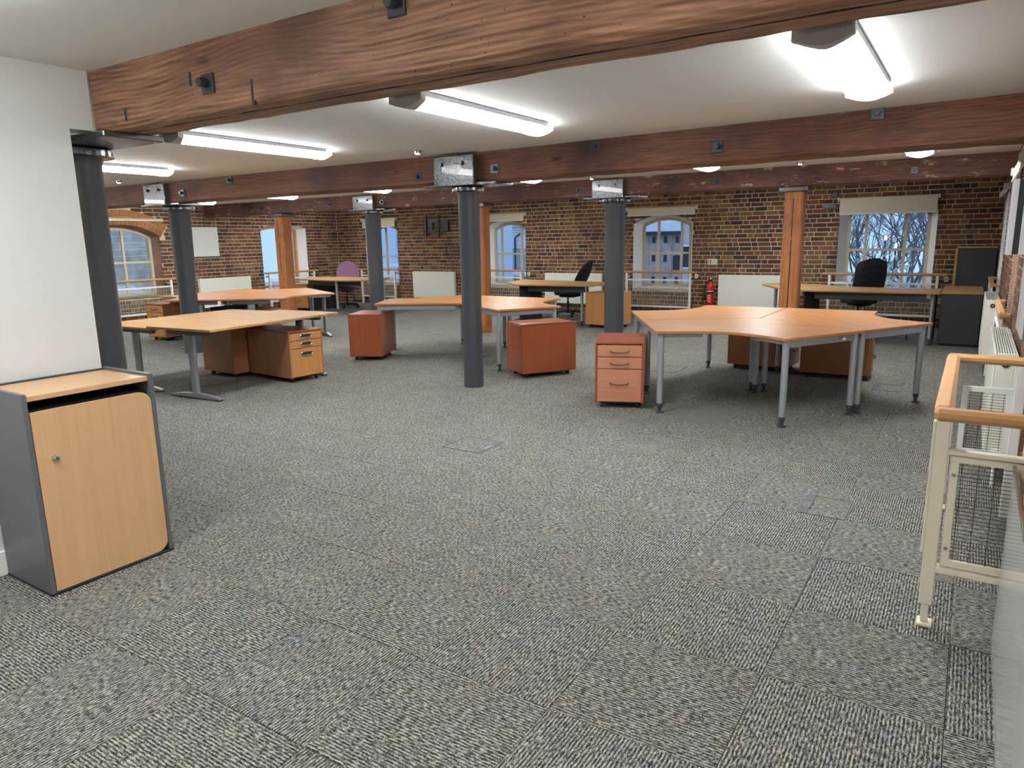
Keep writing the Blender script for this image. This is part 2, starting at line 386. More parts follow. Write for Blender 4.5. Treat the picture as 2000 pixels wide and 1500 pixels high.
def lay(P, u0, u1, ops, wall, ang, flip, seed, holes=(), ring=None, zpref=(.85, 2.06)):
    rr = random.Random(seed); full = []; cut = []
    row = 0; z = .004
    while z < ZC-.01:
        h = min(BH, ZC-.002-z)
        u = u0-rr.uniform(0, .2)-(0.05 if row % 2 else 0); st = row % 2
        while u < u1:
            L = BL if st else HD
            if rr.random() < .1: L = HD if L == BL else BL
            a, b = max(u, u0), min(u+L, u1)
            segs = [(a, b, z, z+h)] if b-a > .015 else []
            for op in ops:
                new = []
                for (a_, b_, c_, d_) in segs:
                    zt = max(ztop(op, min(max(a_, op[0]), op[1])), ztop(op, min(max(b_, op[0]), op[1])))
                    if b_ <= op[0] or a_ >= op[1] or d_ <= op[2]: new.append((a_, b_, c_, d_)); continue
                    if c_ >= zt-.002: new.append((a_, b_, c_, d_)); continue
                    if a_ < op[0]-.02: new.append((a_, op[0], c_, d_))
                    if b_ > op[1]+.02: new.append((op[1], b_, c_, d_))
                    if d_ > zt+.015 and max(a_, op[0]) < min(b_, op[1]): new.append((max(a_, op[0]), min(b_, op[1]), zt+.004, d_))
                segs = new
            for sg in segs:
                cu, cz = (sg[0]+sg[1])/2, (sg[2]+sg[3])/2
                if any(h0 < cu < h1 and h2 < cz < h3 for h0, h1, h2, h3 in holes): continue
                if ring and ring(cu, cz): continue
                whole = abs(sg[1]-sg[0]-L) < 1e-6 and abs(sg[3]-sg[2]-BH) < 1e-6
                pr = project(P(cu, cz, 0)); vis = pr and -60 < pr[0] < 2060 and 100 < pr[1] < 760
                if whole and vis and zpref[0] < cz < zpref[1]: full.append((pr[2], cu, cz, L))
                elif vis or True: cut.append(sg)
            u += L+J; st = not st
        z += BH+J; row += 1
    full.sort()
    for k, (_, cu, cz, L) in enumerate(full[:300]):
        me = (protoS if L == BL else protoH)[k % 5]
        o = bpy.data.objects.new('brick', me); C.objects.link(o); o.parent = wall
        o.location = P(cu, cz, -.001); o.rotation_euler = (0, 0, ang)
    mb = MB()
    for _, cu, cz, L in full[300:]: cut.append((cu-L/2, cu+L/2, cz-BH/2, cz+BH/2))
    for k, (a, b, c, d) in enumerate(cut):
        if b-a < .012 or d-c < .008: continue
        vs, fs = brick_mesh(b-a, d-c, k)
        mb.add([P((a+b)/2+v[0], (c+d)/2+v[2], v[1]-.001) for v in vs], fs)
    o = mb.build('brick_courses', M['bricks'], wall); o['kind'] = 'stuff'
    return len(full)
ARCH = WL[0]
def ringtest(u, z):
    c = (ARCH[0]+ARCH[1])/2; h = (ARCH[1]-ARCH[0])/2; ri = ARCH[4]; R = (h*h+ri*ri)/(2*ri); zc = ARCH[3]+ri-R
    r = math.hypot(u-c, z-zc); a = math.atan2(u-c, z-zc)
    return R-.02 < r < R+.30 and abs(a) < math.asin(h/R)+.06
lay(P_back, XL+.01, XR-.012, WB, wall_back, PI, False, 3)
lay(P_left, 4.6, YB-.012, WL, wall_left, -PI/2, False, 5, ring=ringtest, zpref=(.3, 2.2))
lay(P_right, 2.2, YB-.012, WR, wall_right, PI/2, False, 8, zpref=(.3, 2.3))
# ochre soldier bricks of the arch over the far left window
c0 = (ARCH[0]+ARCH[1])/2; hh = (ARCH[1]-ARCH[0])/2; R0 = (hh*hh+ARCH[4]**2)/(2*ARCH[4]); zc0 = ARCH[3]+ARCH[4]-R0; am = math.asin(hh/R0)+.03
nb = 22; M['ochre'] = plain('ochre_rubbed_brick', srgb(172, 116, 62), .8, bumpscale=40, bumpstr=.6, var=.35)
for k in range(nb):
    for (ra, rb) in ((R0+.004, R0+.14), (R0+.15, R0+.285)):
        a0 = -am+2*am*(k+.06)/nb; a1 = -am+2*am*(k+.94)/nb; pts = [(ra, a0), (ra, a1), (rb, a1), (rb, a0)]
        vs = [P_left(c0+r*math.sin(a), zc0+r*math.cos(a), d) for d in (-.002, .012) for r, a in pts]
        MB().add(vs, [(4, 5, 6, 7), (0, 1, 5, 4), (1, 2, 6, 5), (2, 3, 7, 6), (3, 0, 4, 7)]).build('arch_brick', M['ochre'], wall_left)

# ------------------------------------------------------------------ carpet tiles
TS = .545; TX0, TY0 = -1.035, 2.33
def tile_mesh(rot, seed):
    h = TS/2-.0012; rr = random.Random(seed); ou, ov = rr.uniform(0, 50), rr.uniform(0, 50)
    vs = [(-h, -h, -.006), (h, -h, -.006), (h, h, -.006), (-h, h, -.006), (-h, -h, -.001), (h, -h, -.001), (h, h, -.001), (-h, h, -.001),
          (-h+.002, -h+.002, 0), (h-.002, -h+.002, 0), (h-.002, h-.002, 0), (-h+.002, h-.002, 0)]
    fs = [(8, 9, 10, 11)]+[(k*4+i, k*4+(i+1) % 4, k*4+4+(i+1) % 4, k*4+4+i) for k in range(2) for i in range(4)]
    return vs, fs, (lambda x, y: ((x if not rot else y)+ou, (y if not rot else x)+ov))
def mesh_uv(name, items, mat):
    V, Fs, UV = [], [], []
    for (vs, fs, uf, ox, oy) in items:
        b = len(V); V += [(x+ox, y+oy, z) for x, y, z in vs]
        for f in fs: Fs.append(tuple(i+b for i in f)); UV += [uf(vs[i][0], vs[i][1]) for i in f]
    me = bpy.data.meshes.new(name); me.from_pydata(V, [], Fs); me.materials.append(mat)
    ul = me.uv_layers.new(name='UVMap'); ul.data.foreach_set('uv', [c for p in UV for c in p]); return me
tile_me = {(r, k): mesh_uv('carpet_tile', [tile_mesh(r, 100+r*10+k)+(0, 0)], M['carpet']) for r in (0, 1) for k in range(6)}
near, rest = [], []
i0, i1 = math.floor((XL-TX0)/TS), math.ceil((XR-TX0)/TS); j0, j1 = math.floor((-3.6-TY0)/TS), math.ceil((YB-TY0)/TS)
boxes = [(-.705, -.455, 3.95, 4.27)]
for i in range(i0, i1):
    for j in range(j0, j1):
        x, y = TX0+(i+.5)*TS, TY0+(j+.5)*TS
        vis = False
        for dx in (-.27, .27):
            for dy in (-.27, .27):
                p = project((x+dx, y+dy, 0))
                if p and -5 < p[0] < 2005 and p[1] < 1505: vis = True
        if x < -3.7 and y < 1.8: vis = False
        (near if vis else rest).append((math.hypot(x, y), i, j, x, y))
near.sort()
rest += near[300:]; near = near[:300]
for _, i, j, x, y in near:
    o = bpy.data.objects.new('carpet_tile', tile_me[((i+j) % 2, (i*7+j*13) % 6)]); C.objects.link(o); o.parent = floor; o.location = (x, y, 0)
o = bpy.data.objects.new('distant_carpet_tiles', mesh_uv('distant_carpet_tiles', [tile_mesh((i+j) % 2, 500+i*31+j)+(x, y) for _, i, j, x, y in rest], M['carpet']))
C.objects.link(o); o.parent = floor; o['kind'] = 'stuff'

# ------------------------------------------------------------------ beams
def beam(label, segs, zb, mat, name='timber_beam'):
    """segs: list of (xa, yfa, xb, yfb) front line; depth .25"""
    root = thing(name, label, 'beam', (segs[0][0], segs[0][1], zb))
    ox, oy = segs[0][0], segs[0][1]
    for (xa, ya, xb, yb) in segs:
        n = 40; D = .25; c = .018; rr = random.Random(int(xa*10)); vs = []; H = ZC-zb
        for k in range(n+1):
            t = k/n; x = xa+(xb-xa)*t; y = ya+(yb-ya)*t; w = lambda s: rr.uniform(-s, s)
            prof = [(0, H), (0+w(.003), c+w(.003)), (c+w(.002), w(.003)), (D-c, w(.003)), (D+w(.003), c), (D, H)]
            vs += [(x-ox, y-oy+a, b) for a, b in prof]
        fs = [(k*6+i, k*6+(i+1) % 6, k*6+6+(i+1) % 6, k*6+6+i) for k in range(n) for i in range(6)]+[(5, 4, 3, 2, 1, 0), tuple(range(n*6, n*6+6))]
        MB().add(vs, fs).build('timber', mat, root)
    return root
def bolt(root, x, y, z, s=.05):
    """square washer plate and nut on the beam's front face"""
    l = root.location
    p = MB().cbox(-s, s, -.012, .006, -s, s, .004).build('washer_plate', M['bolt'], root, loc=(x-l.x, y-l.y, z-l.z))
    MB().tube([(0, -.05, 0), (0, -.012, 0)], s*.5, 6).build('nut', M['bolt'], p)
b1 = beam('nearest ceiling beam, large rough-sawn brown timber across the top of the view', [(-3.70, 1.985, .3, 1.985)], 2.055, M['beam'])
MB().cbox(0, 4.0, .104, .112, -.0025, .01, .001).build('underside_joint', M['black'], b1)
for x, z in ((-2.775, 2.165), (-1.72, 2.285)): bolt(b1, x, 1.985, z, .04)
for x, z, h in ((-2.50, 2.10, .05), (-3.42, 2.11, .03), (-2.90, 2.20, .03)):
    l = b1.location; MB().cbox(-.009, .009, -.002, .01, -h, h, .003).build('slot', M['black'], b1, loc=(x-l.x, 1.985-l.y, z-l.z))
b2 = beam('middle ceiling beam resting on the two nearer rows of dark iron columns', [(-13.9, 5.66, -4.35, 5.80)], 2.06, M['beam_dark'])
b2r = beam('right-hand half of the middle ceiling beam, above the pod of three desks', [(-4.35, 5.86, .3, 5.60)], 2.055, M['beam_dark'])
def y2(x): return 5.66+.14*(x+13.9)/9.55 if x < -4.35 else 5.86-.26*(x+4.35)/4.65
for x, z in ((-4.84, 2.145), (-7.80, 2.28), (-8.78, 2.175), (-10.65, 2.2)): bolt(b2, x, y2(x), z, .045)
for x, z in ((-3.93, 2.17), (-2.84, 2.28), (-1.76, 2.18), (-.65, 2.305)): bolt(b2r, x, y2(x), z, .045)
b3 = beam('farthest ceiling beam, dark timber with flaking pale paint near the back wall', [(-13.9, 9.52, .3, 9.52)], 2.085, M['beam_pale'])
for x, z in ((-12.0, 2.2), (-10.1, 2.2), (-8.8, 2.19), (-4.95, 2.2), (-2.93, 2.2), (-.67, 2.2)): bolt(b3, x, 9.52, z, .04)

# ------------------------------------------------------------------ columns
def column(label, x, y, rb, rtop, zb, yf, saddle=True, grp=None, plx=.34, pz=.03):
    root = thing('iron_column', label, 'column', (x, y, 0))
    zs = zb-pz
    MB().lathe([(rb*1.02, 0), (rb, .02), (rb*.99, .9), (rtop, zs-.09), (rtop*1.04, zs-.07), (rtop*1.1, zs-.05)], 40).build('shaft', M['iron'], root, True)
    n = 48; pr = []
    mb = MB(); R = rtop*1.5
    for z, f in ((zs-.05, .86), (zs-.04, 1), (zs-.008, 1), (zs, .92)):
        mb.v += [((R*f*(1-.045*(k % 6 == 0)-.02*(k % 6 in (1, 5))))*math.cos(2*PI*k/n), (R*f*(1-.045*(k % 6 == 0)))*math.sin(2*PI*k/n), z) for k in range(n)]
    mb.f += [(i*n+k, i*n+(k+1) % n, (i+1)*n+(k+1) % n, (i+1)*n+k) for i in range(3) for k in range(n)]+[tuple(range(n-1, -1, -1)), tuple(range(3*n, 4*n))]
    mb.build('capital_flange', M['iron_rough'], root)
    yo = yf-y
    MB().cbox(-plx-.1, plx+.1, yo-.03, yo+.28, zs, zb, .005).build('bearing_plate', M['iron_rough'], root)
    if saddle:
        MB().cbox(-.27, .21, yo-.075, yo+.002, zb-.03, ZC-.022, .008).build('saddle_box', M['iron_rough'], root)
        for bx in (-.17, .08):
            MB().tube([(bx, yo-.1, ZC-.10), (bx, yo-.07, ZC-.10)], .022, 6).build('bolt_head', M['iron_rough'], root)
    return root
column('thick dark iron column partly hidden behind the end of the white partition wall', -4.20, 2.11, .135, .135, 2.055, 1.985, False, plx=.52)
column('slim dark grey iron column standing alone in the centre of the carpet', -4.32, 5.935, .103, .108, 2.055, 5.80)
column('dark grey iron column behind the left pair of pale desks', -9.30, 5.99, .125, .142, 2.06, 5.74)
column('dark grey iron column beside the purple chair', -9.17, 9.66, .135, .138, 2.085, 9.52)
column('dark grey iron column between the black chair and the fire extinguisher window', -4.43, 9.66, .145, .15, 2.085, 9.52)
def post(label, x, y, w, d, rz=0):
    root = thing('timber_post', label, 'post', (x, y, 0), rz)
    n = 14; vs = []; rr = random.Random(int(x*10)); H = 2.03
    for k in range(n+1):
        z = H*k/n; c = .02
        q = [(-w+c, -d), (w-c, -d), (w, -d+c), (w, d-c), (w-c, d), (-w+c, d), (-w, d-c), (-w, -d+c)]
        vs += [(a+rr.uniform(-.003, .003), b+rr.uniform(-.003, .003), z) for a, b in q]
    fs = [(k*8+i, k*8+(i+1) % 8, k*8+8+(i+1) % 8, k*8+8+i) for k in range(n) for i in range(8)]+[tuple(range(7, -1, -1)), tuple(range(n*8, n*8+8))]
    MB().add(vs, fs).build('shaft', M['post'], root)
    MB().box(-.006, .006, -d-.001, -d+.01, .5, 1.95).build('drying_crack', M['black'], root)
    MB().cbox(-w-.06, w+.06, -d-.05, d+.05, 2.03, 2.085, .006).build('cap_plate', M['iron_rough'], root)
    return root
post('square orange timber post rising behind the pod of three desks', -1.965, 9.66, .112, .11)
post('square orange timber post just right of the central slim column', -6.80, 9.66, .11, .11)
post('weathered orange timber post near the far left corner window', -11.60, 9.66, .125, .12)

# ------------------------------------------------------------------ ceiling lights
def ceiling_light(label, x, y0, proto=[None]):
    if proto[0] is None:
        root = thing('ceiling_light', label, 'ceiling light', (x, y0, ZC), 0, 'linear ceiling lights')
        MB().cbox(-.085, .115, 0, 1.5, -.035, 0, .004).build('mounting_tray', M['lamp_grey'], root)
        prof = [(-.115, -.03), (-.112, -.05), (-.075, -.066), (-.03, -.078), (.0, -.081), (.03, -.078), (.075, -.066), (.112, -.05), (.115, -.03)]
        mb = MB(); n = len(prof)
        for y in (.045, 1.48): mb.v += [(a, y, b) for a, b in prof]
        mb.f = [(k, k+1, n+k+1, n+k) for k in range(n-1)]+[tuple(range(n-1, -1, -1)), tuple(range(n, 2*n)), (n-1, 0, n, 2*n-1)]
        mb.build('diffuser', M['diffuser'], root, True)
        for y, s in ((0, 1), (1.5, -1)):
            mb = MB(); pr = [(-.12, 0), (-.12, -.055)]+[(a*1.04, b-.003) for a, b in prof[1:-1]]+[(.12, -.055), (.12, 0)]; n = len(pr)
            mb.v += [(a, y, b) for a, b in pr]+[(a, y+s*(.045+.05*max(0, 1-abs(a)/.1)), b-.001) for a, b in pr]
            mb.f = [tuple(range(n-1, -1, -1)), tuple(range(n, 2*n))]+[(i, (i+1) % n, n+(i+1) % n, n+i) for i in range(n)]
            if s > 0 or True: mb.build('end_cap', M['lamp_grey'] if s > 0 else M['diffuser_end'], root)
        proto[0] = root; return root
    return dup(proto[0], (x, y0, ZC), label)
M['diffuser_end'] = emit('light_diffuser_end', (.94, .97, 1, 1), LAMP*.6)
for k, (x, y0, lb) in enumerate([
    (-.60, 3.27, 'long ceiling light above the pod of three desks, nearest and brightest at top right'),
    (-2.81, 3.27, 'long ceiling light above the middle of the floor, in front of the slim column'),
    (-5.11, 3.27, 'long ceiling light over the left pale desks, third from the right in the near row'),
    (-7.55, 3.27, 'ceiling light partly hidden behind the top of the thick left column'),
    (-.57, 7.12, 'ceiling light peeping out under the middle beam near the right wall'),
    (-2.74, 7.12, 'ceiling light peeping out under the middle beam left of the orange post'),
    (-5.16, 7.12, 'ceiling light peeping out just right of the slim central column'),
    (-7.88, 7.12, 'ceiling light above the iron column beside the purple chair'),
    (-10.02, 7.12, 'ceiling light peeping out above the weathered far left post'),
    (-.60, -.40, 'ceiling light just behind the viewer on the right'),
    (-2.75, -.40, 'ceiling light just behind the viewer by the partition'),
   
    (-12.3, 7.12, 'ceiling light in the far left corner'),
    (-10.1, 3.27, 'ceiling light hidden by the partition, near row'),
    (-12.4, 3.27, 'ceiling light hidden by the partition, left end'),
    (-2.74, 10.6, 'ceiling light beyond the farthest beam on the right'), (-7.6, 10.6, 'ceiling light beyond the farthest beam in the middle'),
    (-12.2, 10.6, 'ceiling light beyond the farthest beam on the left')]):
    ceiling_light(lb, x, y0)
for k, (x, y, lb) in enumerate([(-4.47, 5.35, 'tiny chrome ceiling spot above the central column bracket'), (-9.3, 5.2, 'tiny round ceiling spot left of the second column bracket'),
                                (-1.81, 9.05, 'tiny ceiling spot above the orange post'), (-4.55, 9.15, 'tiny chrome ceiling spot above the right iron column')]):
    r = thing('ceiling_spot', lb, 'spotlight', (x, y, ZC), 0, 'tiny ceiling spots')
    MB().lathe([(.05, 0), (.05, -.006), (.03, -.012), (.028, -.03)], 20).build('bezel', M['chrome'], r, True)
    MB().lathe([(.024, -.029), (.02, -.036)], 16).build('lens', M['spot'], r, True)

# ------------------------------------------------------------------ windows
def xform(P):
    return lambda vs: [P(*v) for v in vs]
def window(name, P, op, cols, trans, frame, plaster=True, splay=.10, d=.25, top=None):
    """cols: interior mullion positions, trans: transom heights; built in (u, z, depth) space"""
    u0, u1, sill, spn, ri = op
    root = bpy.data.objects.new(name, None); C.objects.link(root); struct(root)
    f0, f1 = u0+splay, u1-splay; fo = (f0, f1, sill+.03, spn-.02, ri*.85)
    N = 14
    ins = [(u0+(u1-u0)*k/N, ztop(op, u0+(u1-u0)*k/N)) for k in range(N+1)]
    out = [(f0+(f1-f0)*k/N, ztop(fo, f0+(f1-f0)*k/N)) for k in range(N+1)]
    ip = [(u0, sill)]+ins+[(u1, sill)]; opn = [(f0, fo[2])]+out+[(f1, fo[2])]
    n = len(ip); e = .012; mb = MB()
    vs = [P(u, z, .0) for u, z in ip]+[P(u, z, -d) for u, z in opn]
    cu = (u0+u1)/2; cz = (sill+spn)/2
    g_ = lambda u, z: (u+(e if u > cu else -e), z+(e if z > cz else -e))
    vs += [P(*g_(u, z), .0) for u, z in ip]+[P(*g_(u, z), -d) for u, z in opn]
    fs = []
    for i in range(n):
        j = (i+1) % n
        fs += [(i, j, n+j, n+i), (2*n+i, 3*n+i, 3*n+j, 2*n+j), (i, 2*n+i, 2*n+j, j), (n+i, n+j, 3*n+j, 3*n+i)]
    mb.add(vs, fs).build('reveal', M['plaster'] if plaster else M['reveal_brick'], root)
    t = .022; fd0, fd1 = -d-.03, -d+.015
    def bar(a, b, w=t, q_=0):   # bar between two (u,z) points
        ax, az = a; bx, bz = b; L = math.hypot(bx-ax, bz-az); nx, nz = -(bz-az)/L*w, (bx-ax)/L*w
        q = [(ax+nx, az+nz), (bx+nx, bz+nz), (bx-nx, bz-nz), (ax-nx, az-nz)]
        v = [P(u, z, fd0+q_) for u, z in q]+[P(u, z, fd1-q_) for u, z in q]
        return v, [(0, 1, 2, 3), (7, 6, 5, 4)]+[(i, (i+1) % 4, 4+(i+1) % 4, 4+i) for i in range(4)]
    mb = MB(); pl = [(f0+t, fo[2]+t)]+[(f0+t+(f1-f0-2*t)*k/N, ztop(fo, f0+(f1-f0)*k/N)-t) for k in range(N+1)]+[(f1-t, fo[2]+t)]
    for i in range(len(pl)): mb.add(*bar(pl[i], pl[(i+1) % len(pl)], t*1.25))
    mb.build('window_frame', frame, root)
    for c in cols: MB().add(*bar((c, fo[2]+t), (c, ztop(fo, c)-t), t, .002)).build('mullion', frame, root)
    for z in trans: MB().add(*bar((f0+t, z), (f1-t, z), t*.9, .004)).build('transom', frame, root)
    cs = [f0+t]+list(cols)+[f1-t]; zs = [fo[2]+t]+list(trans)+[None]
    for a, b in zip(cs[:-1], cs[1:]):
        for k in range(len(zs)-1):
            z0, z1 = zs[k], zs[k+1]
            if z1 is None: poly = [(a, z0), (b, z0)]+[(b+(a-b)*i/6, ztop(fo, b+(a-b)*i/6)-t) for i in range(7)]
            else: poly = [(a, z0), (b, z0), (b, z1), (a, z1)]
            m_ = len(poly); v = [P(u, z, -d-.012) for u, z in poly]+[P(u, z, -d-.008) for u, z in poly]
            MB().add(v, [tuple(range(m_)), tuple(range(2*m_-1, m_-1, -1))]+[(i, (i+1) % m_, m_+(i+1) % m_, m_+i) for i in range(m_)]).build('pane', M['glass'], root)
    return root
window('window_1', P_back, WB[3], (-1.585, -1.00), (1.235,), M['frame'])
window('window_2', P_back, WB[2], (-5.27, -4.80), (1.2,), M['frame'])
window('window_3', P_back, WB[1], (-8.97, -8.45), (1.2,), M['frame'])
window('window_4', P_back, WB[0], (-12.45, ), (1.15,), M['frame'])
window('window_5', P_left, WL[0], (7.38, 7.83), (1.19,), M['frame'], False, .04)
window('window_6', P_left, WL[1], (11.6,), (), M['frame_o'])
for k in range(3): window('window_%d' % (7+k), P_right, WR[k], (WR[k][0]+.45, WR[k][1]-.45), (1.2,), M['frame'], k == 2)

def blind(label, P, a, b, zt, zb, valance=True):
    r = thing('roller_blind', label, 'blind', P((a+b)/2, zt, .05)); l = r.location
    Q = lambda u, z, d: tuple(Vector(P(u, z, d))-l)
    def bx(u0, u1, z0, z1, d0, d1): return [Q(u, z, d) for d in (d0, d1) for z in (z0, z1) for u in (u0, u1)], [(0, 2, 3, 1), (4, 5, 7, 6), (0, 1, 5, 4), (2, 6, 7, 3), (0, 4, 6, 2), (1, 3, 7, 5)]
    MB().tube([Q(a, zt-.02, .05), Q(b, zt-.02, .05)], .028, 12).build('roller', M['blind'], r, True)
    MB().add(*bx(a+.02, b-.02, zb+.02, zt-.02, .07, .073)).build('fabric', M['blind'], r)
    MB().add(*bx(a+.02, b-.02, zb, zb+.02, .066, .078)).build('bottom_bar', M['cream_w'], r)
    for u in (a-.012, b): MB().add(*bx(u, u+.012, zt-.055, zt+.015, .012, .09)).build('bracket', M['cream_w'], r)
    return r
blind('wide cream roller blind above the window behind the black chair on the right', P_back, -2.0, -.55, 2.085, 1.815)
blind('cream roller blind above the window left of the fire extinguisher', P_back, -5.82, -4.43, 2.06, 1.91)
blind('cream roller blind above the window just right of the slim central column', P_back, -9.32, -8.18, 2.06, 1.905)
blind('cream roller blind above the window beside the column by the purple chair', P_back, -12.95, -11.84, 2.07, 1.86)
blind('fully rolled cream blind on the ochre brick arch at far left', P_left, 6.9, 8.51, 2.035, 1.99)

def guard(label, P, u0, u1, zr=.845, zm=.70, zb=.17, d=.13, ext=.10):
    r = thing('window_guard_rail', label, 'guard rail', P((u0+u1)/2, 0, d)); l = r.location
    Q = lambda u, z, dd: tuple(Vector(P(u, z, dd))-l)
    def bx(u0, u1, z0, z1, d0, d1): return [Q(u, z, dd) for dd in (d0, d1) for z in (z0, z1) for u in (u0, u1)], [(0, 2, 3, 1), (4, 5, 7, 6), (0, 1, 5, 4), (2, 6, 7, 3), (0, 4, 6, 2), (1, 3, 7, 5)]
    MB().tube([Q(u0-ext, zr, d), Q(u1+ext, zr, d)], .024, 10).build('handrail', M['oak'], r, True)
    for u in (u0, u1-.04):
        MB().add(*bx(u, u+.04, 0, zr-.02, d-.02, d+.02)).build('upright', M['cream_w'], r)
        MB().add(*bx(u, u+.04, .74, .78, .01, d)).build('wall_bracket', M['cream_w'], r)
    f = MB().add(*bx(u0+.04, u1-.04, zm-.02, zm+.012, d-.015, d+.015)).build('top_bar', M['cream_w'], r)
    MB().add(*bx(u0+.04, u1-.04, zb, zb+.035, d-.015, d+.015)).build('bottom_bar', M['cream_w'], r)
    mb = MB(); s = .0022
    n = int((u1-u0-.08)/.052)
    for k in range(1, n): u = u0+.04+(u1-u0-.08)*k/n; mb.add(*bx(u-s, u+s, zb+.03, zm-.02, d-s, d+s))
    n = int((zm-zb-.05)/.026)
    for k in range(1, n): z = zb+.035+(zm-zb-.055)*k/n; mb.add(*bx(u0+.04, u1-.04, z-s, z+s, d+s*.9, d+s*2.9))
    o = mb.build('wire_mesh', M['wire_c'], r); o['kind'] = 'stuff'
    return r
guard('white guard rail with wooden handrail behind the black mesh chair on the right', P_back, -2.07, -.45)
guard('white guard rail with wooden handrail left of the fire extinguisher', P_back, -5.79, -4.46)
guard('white guard rail with wooden handrail right of the slim central column', P_back, -9.36, -8.22)
guard('white guard rail with pale pink handrail behind the purple chair', P_back, -13.0, -11.86)
guard('white guard rail with wooden handrail in front of the bricked view at far left', P_left, 6.85, 8.54)
guard('white guard rail with wooden handrail below the orange framed corner window', P_left, 10.95, 12.34)

# radiators on the far walls
def radiator(label, P, a, b, z0=.18, z1=.805, d=.10, lab=True):
    r = thing('radiator', label, 'radiator', P((a+b)/2, 0, d)); l = r.location
    Q = lambda u, z, dd: tuple(Vector(P(u, z, dd))-l)
    def bx(u0, u1, z0, z1, d0, d1): return [Q(u, z, dd) for dd in (d0, d1) for z in (z0, z1) for u in (u0, u1)], [(0, 2, 3, 1), (4, 5, 7, 6), (0, 1, 5, 4), (2, 6, 7, 3), (0, 4, 6, 2), (1, 3, 7, 5)]
    MB().add(*bx(a, b, z0, z1, d-.012, d)).build('front_panel', M['rad'], r)
    MB().add(*bx(a+.01, b-.01, z0+.01, z1-.01, .03, d-.012)).build('back_panel', M['rad'], r)
    for u in (a-.004, b-.01): MB().add(*bx(u, u+.014, z0, z1, .025, d+.002)).build('end_panel', M['rad'], r)
    mb = MB(); n = int((b-a)/.03)
    for k in range(n): u = a+.02+(b-a-.04)*k/n; mb.add(*bx(u, u+.018, z1-.008, z1, .035, d-.014))
    mb.build('top_grille', M['rad'], r)
    MB().tube([Q(a+.03, z0-.16, .06), Q(a+.03, z0+.02, .06)], .012, 8).build('valve_pipe', M['cream_w'], r)
    MB().add(*bx(a+.2, a+.24, z0+.1, z1-.1, .0, .03)).add(*bx(b-.24, b-.2, z0+.1, z1-.1, .0, .03)).build('wall_hanger', M['cream_w'], r)
    return r
radiator('flat cream radiator below the television bracket on the brick wall', P_back, -11.33, -10.10)
radiator('flat cream radiator behind the small black chair seen from the side', P_back, -7.66, -6.34)
radiator('flat cream radiator behind the orange post on the right', P_back, -3.95, -2.80)
radiator('flat cream radiator on the left brick wall under the whiteboard', P_left, 9.19, 10.47)

# wall fittings
r = thing('whiteboard', 'small blank whiteboard hanging on the left brick wall', 'whiteboard', (XL+.02, 9.46, 1.575))
MB().cbox(0, .02, -.32, .32, -.315, .315, .004).build('frame', M['silver'], r)
MB().box(.018, .023, -.305, .305, -.30, .30).build('board', M['whiteboard'], r)
r = thing('television_bracket', 'empty black television bracket bolted to the brick wall', 'wall bracket', (-10.6, YB-.012, 1.85))
for x in (-.30, .07): MB().cbox(x-.02, x+.02, -.06, -.03, -.25, .26, .004).build('upright', M['black'], r)
for z in (-.11, .12): MB().cbox(-.36, .38, -.035, -.015, z-.03, z+.03, .004).build('crossbar', M['black'], r)
MB().cbox(.15, .36, -.06, 0, -.12, .12, .004).build('pivot_plate', M['black'], r)
MB().cbox(-.3, -.12, -.03, 0, -.12, .12, .004).build('pivot_plate', M['black'], r)
# fire extinguisher
r = thing('fire_extinguisher', 'red fire extinguisher with black horn hanging on the brick wall', 'fire extinguisher', (-4.10, YB-.10, .22))
MB().lathe([(.055, 0), (.065, .015), (.065, .36), (.058, .40), (.03, .45), (.02, .465)], 24).build('cylinder', M['red'], r, True)
MB().lathe([(.0662, .24), (.0662, .30)], 24).build('black_label', M['black'], r, True)
MB().lathe([(.0664, .275), (.0664, .290)], 24).build('label_stripe', M['print_w'], r, True)
mb = MB()
for i, z in enumerate((.20, .17, .145, .115, .085)):
    a0 = -PI/2-.35
    for k in range(4): a = a0+k*.24; T = Matrix.Translation((.0665*math.cos(a), .0665*math.sin(a), z)) @ Matrix.Rotation(a+PI/2, 4, 'Z'); mb.box(-.004-.003*((k+i) % 2), .005, -.001, .001, 0, .012, T)
mb.build('label_print', M['print_w'], r)
MB().cbox(-.03, .03, -.02, .02, .46, .50, .005).build('valve_head', M['black'], r)
MB().tube([(0, 0, .50), (.02, 0, .53), (.07, 0, .545)], .008, 6).build('carry_handle', M['chrome'], r)
MB().tube([(-.02, 0, .48), (-.08, -.02, .45), (-.11, -.02, .36)], .01, 6).build('hose', M['black'], r)
MB().lathe([(.012, .36), (.02, .33), (.03, .16), (.032, .15)], 14, (-.11, -.02)).build('discharge_horn', M['black'], r, True)
MB().cbox(-.03, .03, .05, .10, .30, .34, .004).build('wall_bracket', M['black'], r)
r = thing('safety_sign', 'small cream fire safety sign on the bricks above the extinguisher', 'sign', (-4.11, YB-.012, 1.04))
MB().cbox(-.09, .09, -.006, 0, -.055, .055, .002).build('plate', M['sign'], r)
mb = MB()
for a, b, c_, d_ in ((-.075, -.065, -.035, .035), (-.075, -.045, .03, .035), (-.075, -.045, -.035, -.03), (-.04, -.03, -.035, .035), (-.03, -.01, .02, .03), (-.025, -.01, -.02, .01)): mb.box(a, b, -.008, -.005, c_, d_)
mb.build('pictogram', M['sign_red'], r)
MB().box(.005, .08, -.008, -.005, -.03, .03).build('green_field', M['sign_green'], r)
r = thing('redundant_iron_bracket', 'flat black iron bracket set in the bricks beside the wide blind', 'bracket', (-2.12, YB-.012, 1.97))
MB().cbox(-.14, .09, -.03, 0, -.035, .03, .004).build('arm', M['bolt'], r)
MB().cbox(0, .09, -.03, 0, .14, .22, .004).build('lug', M['bolt'], r)
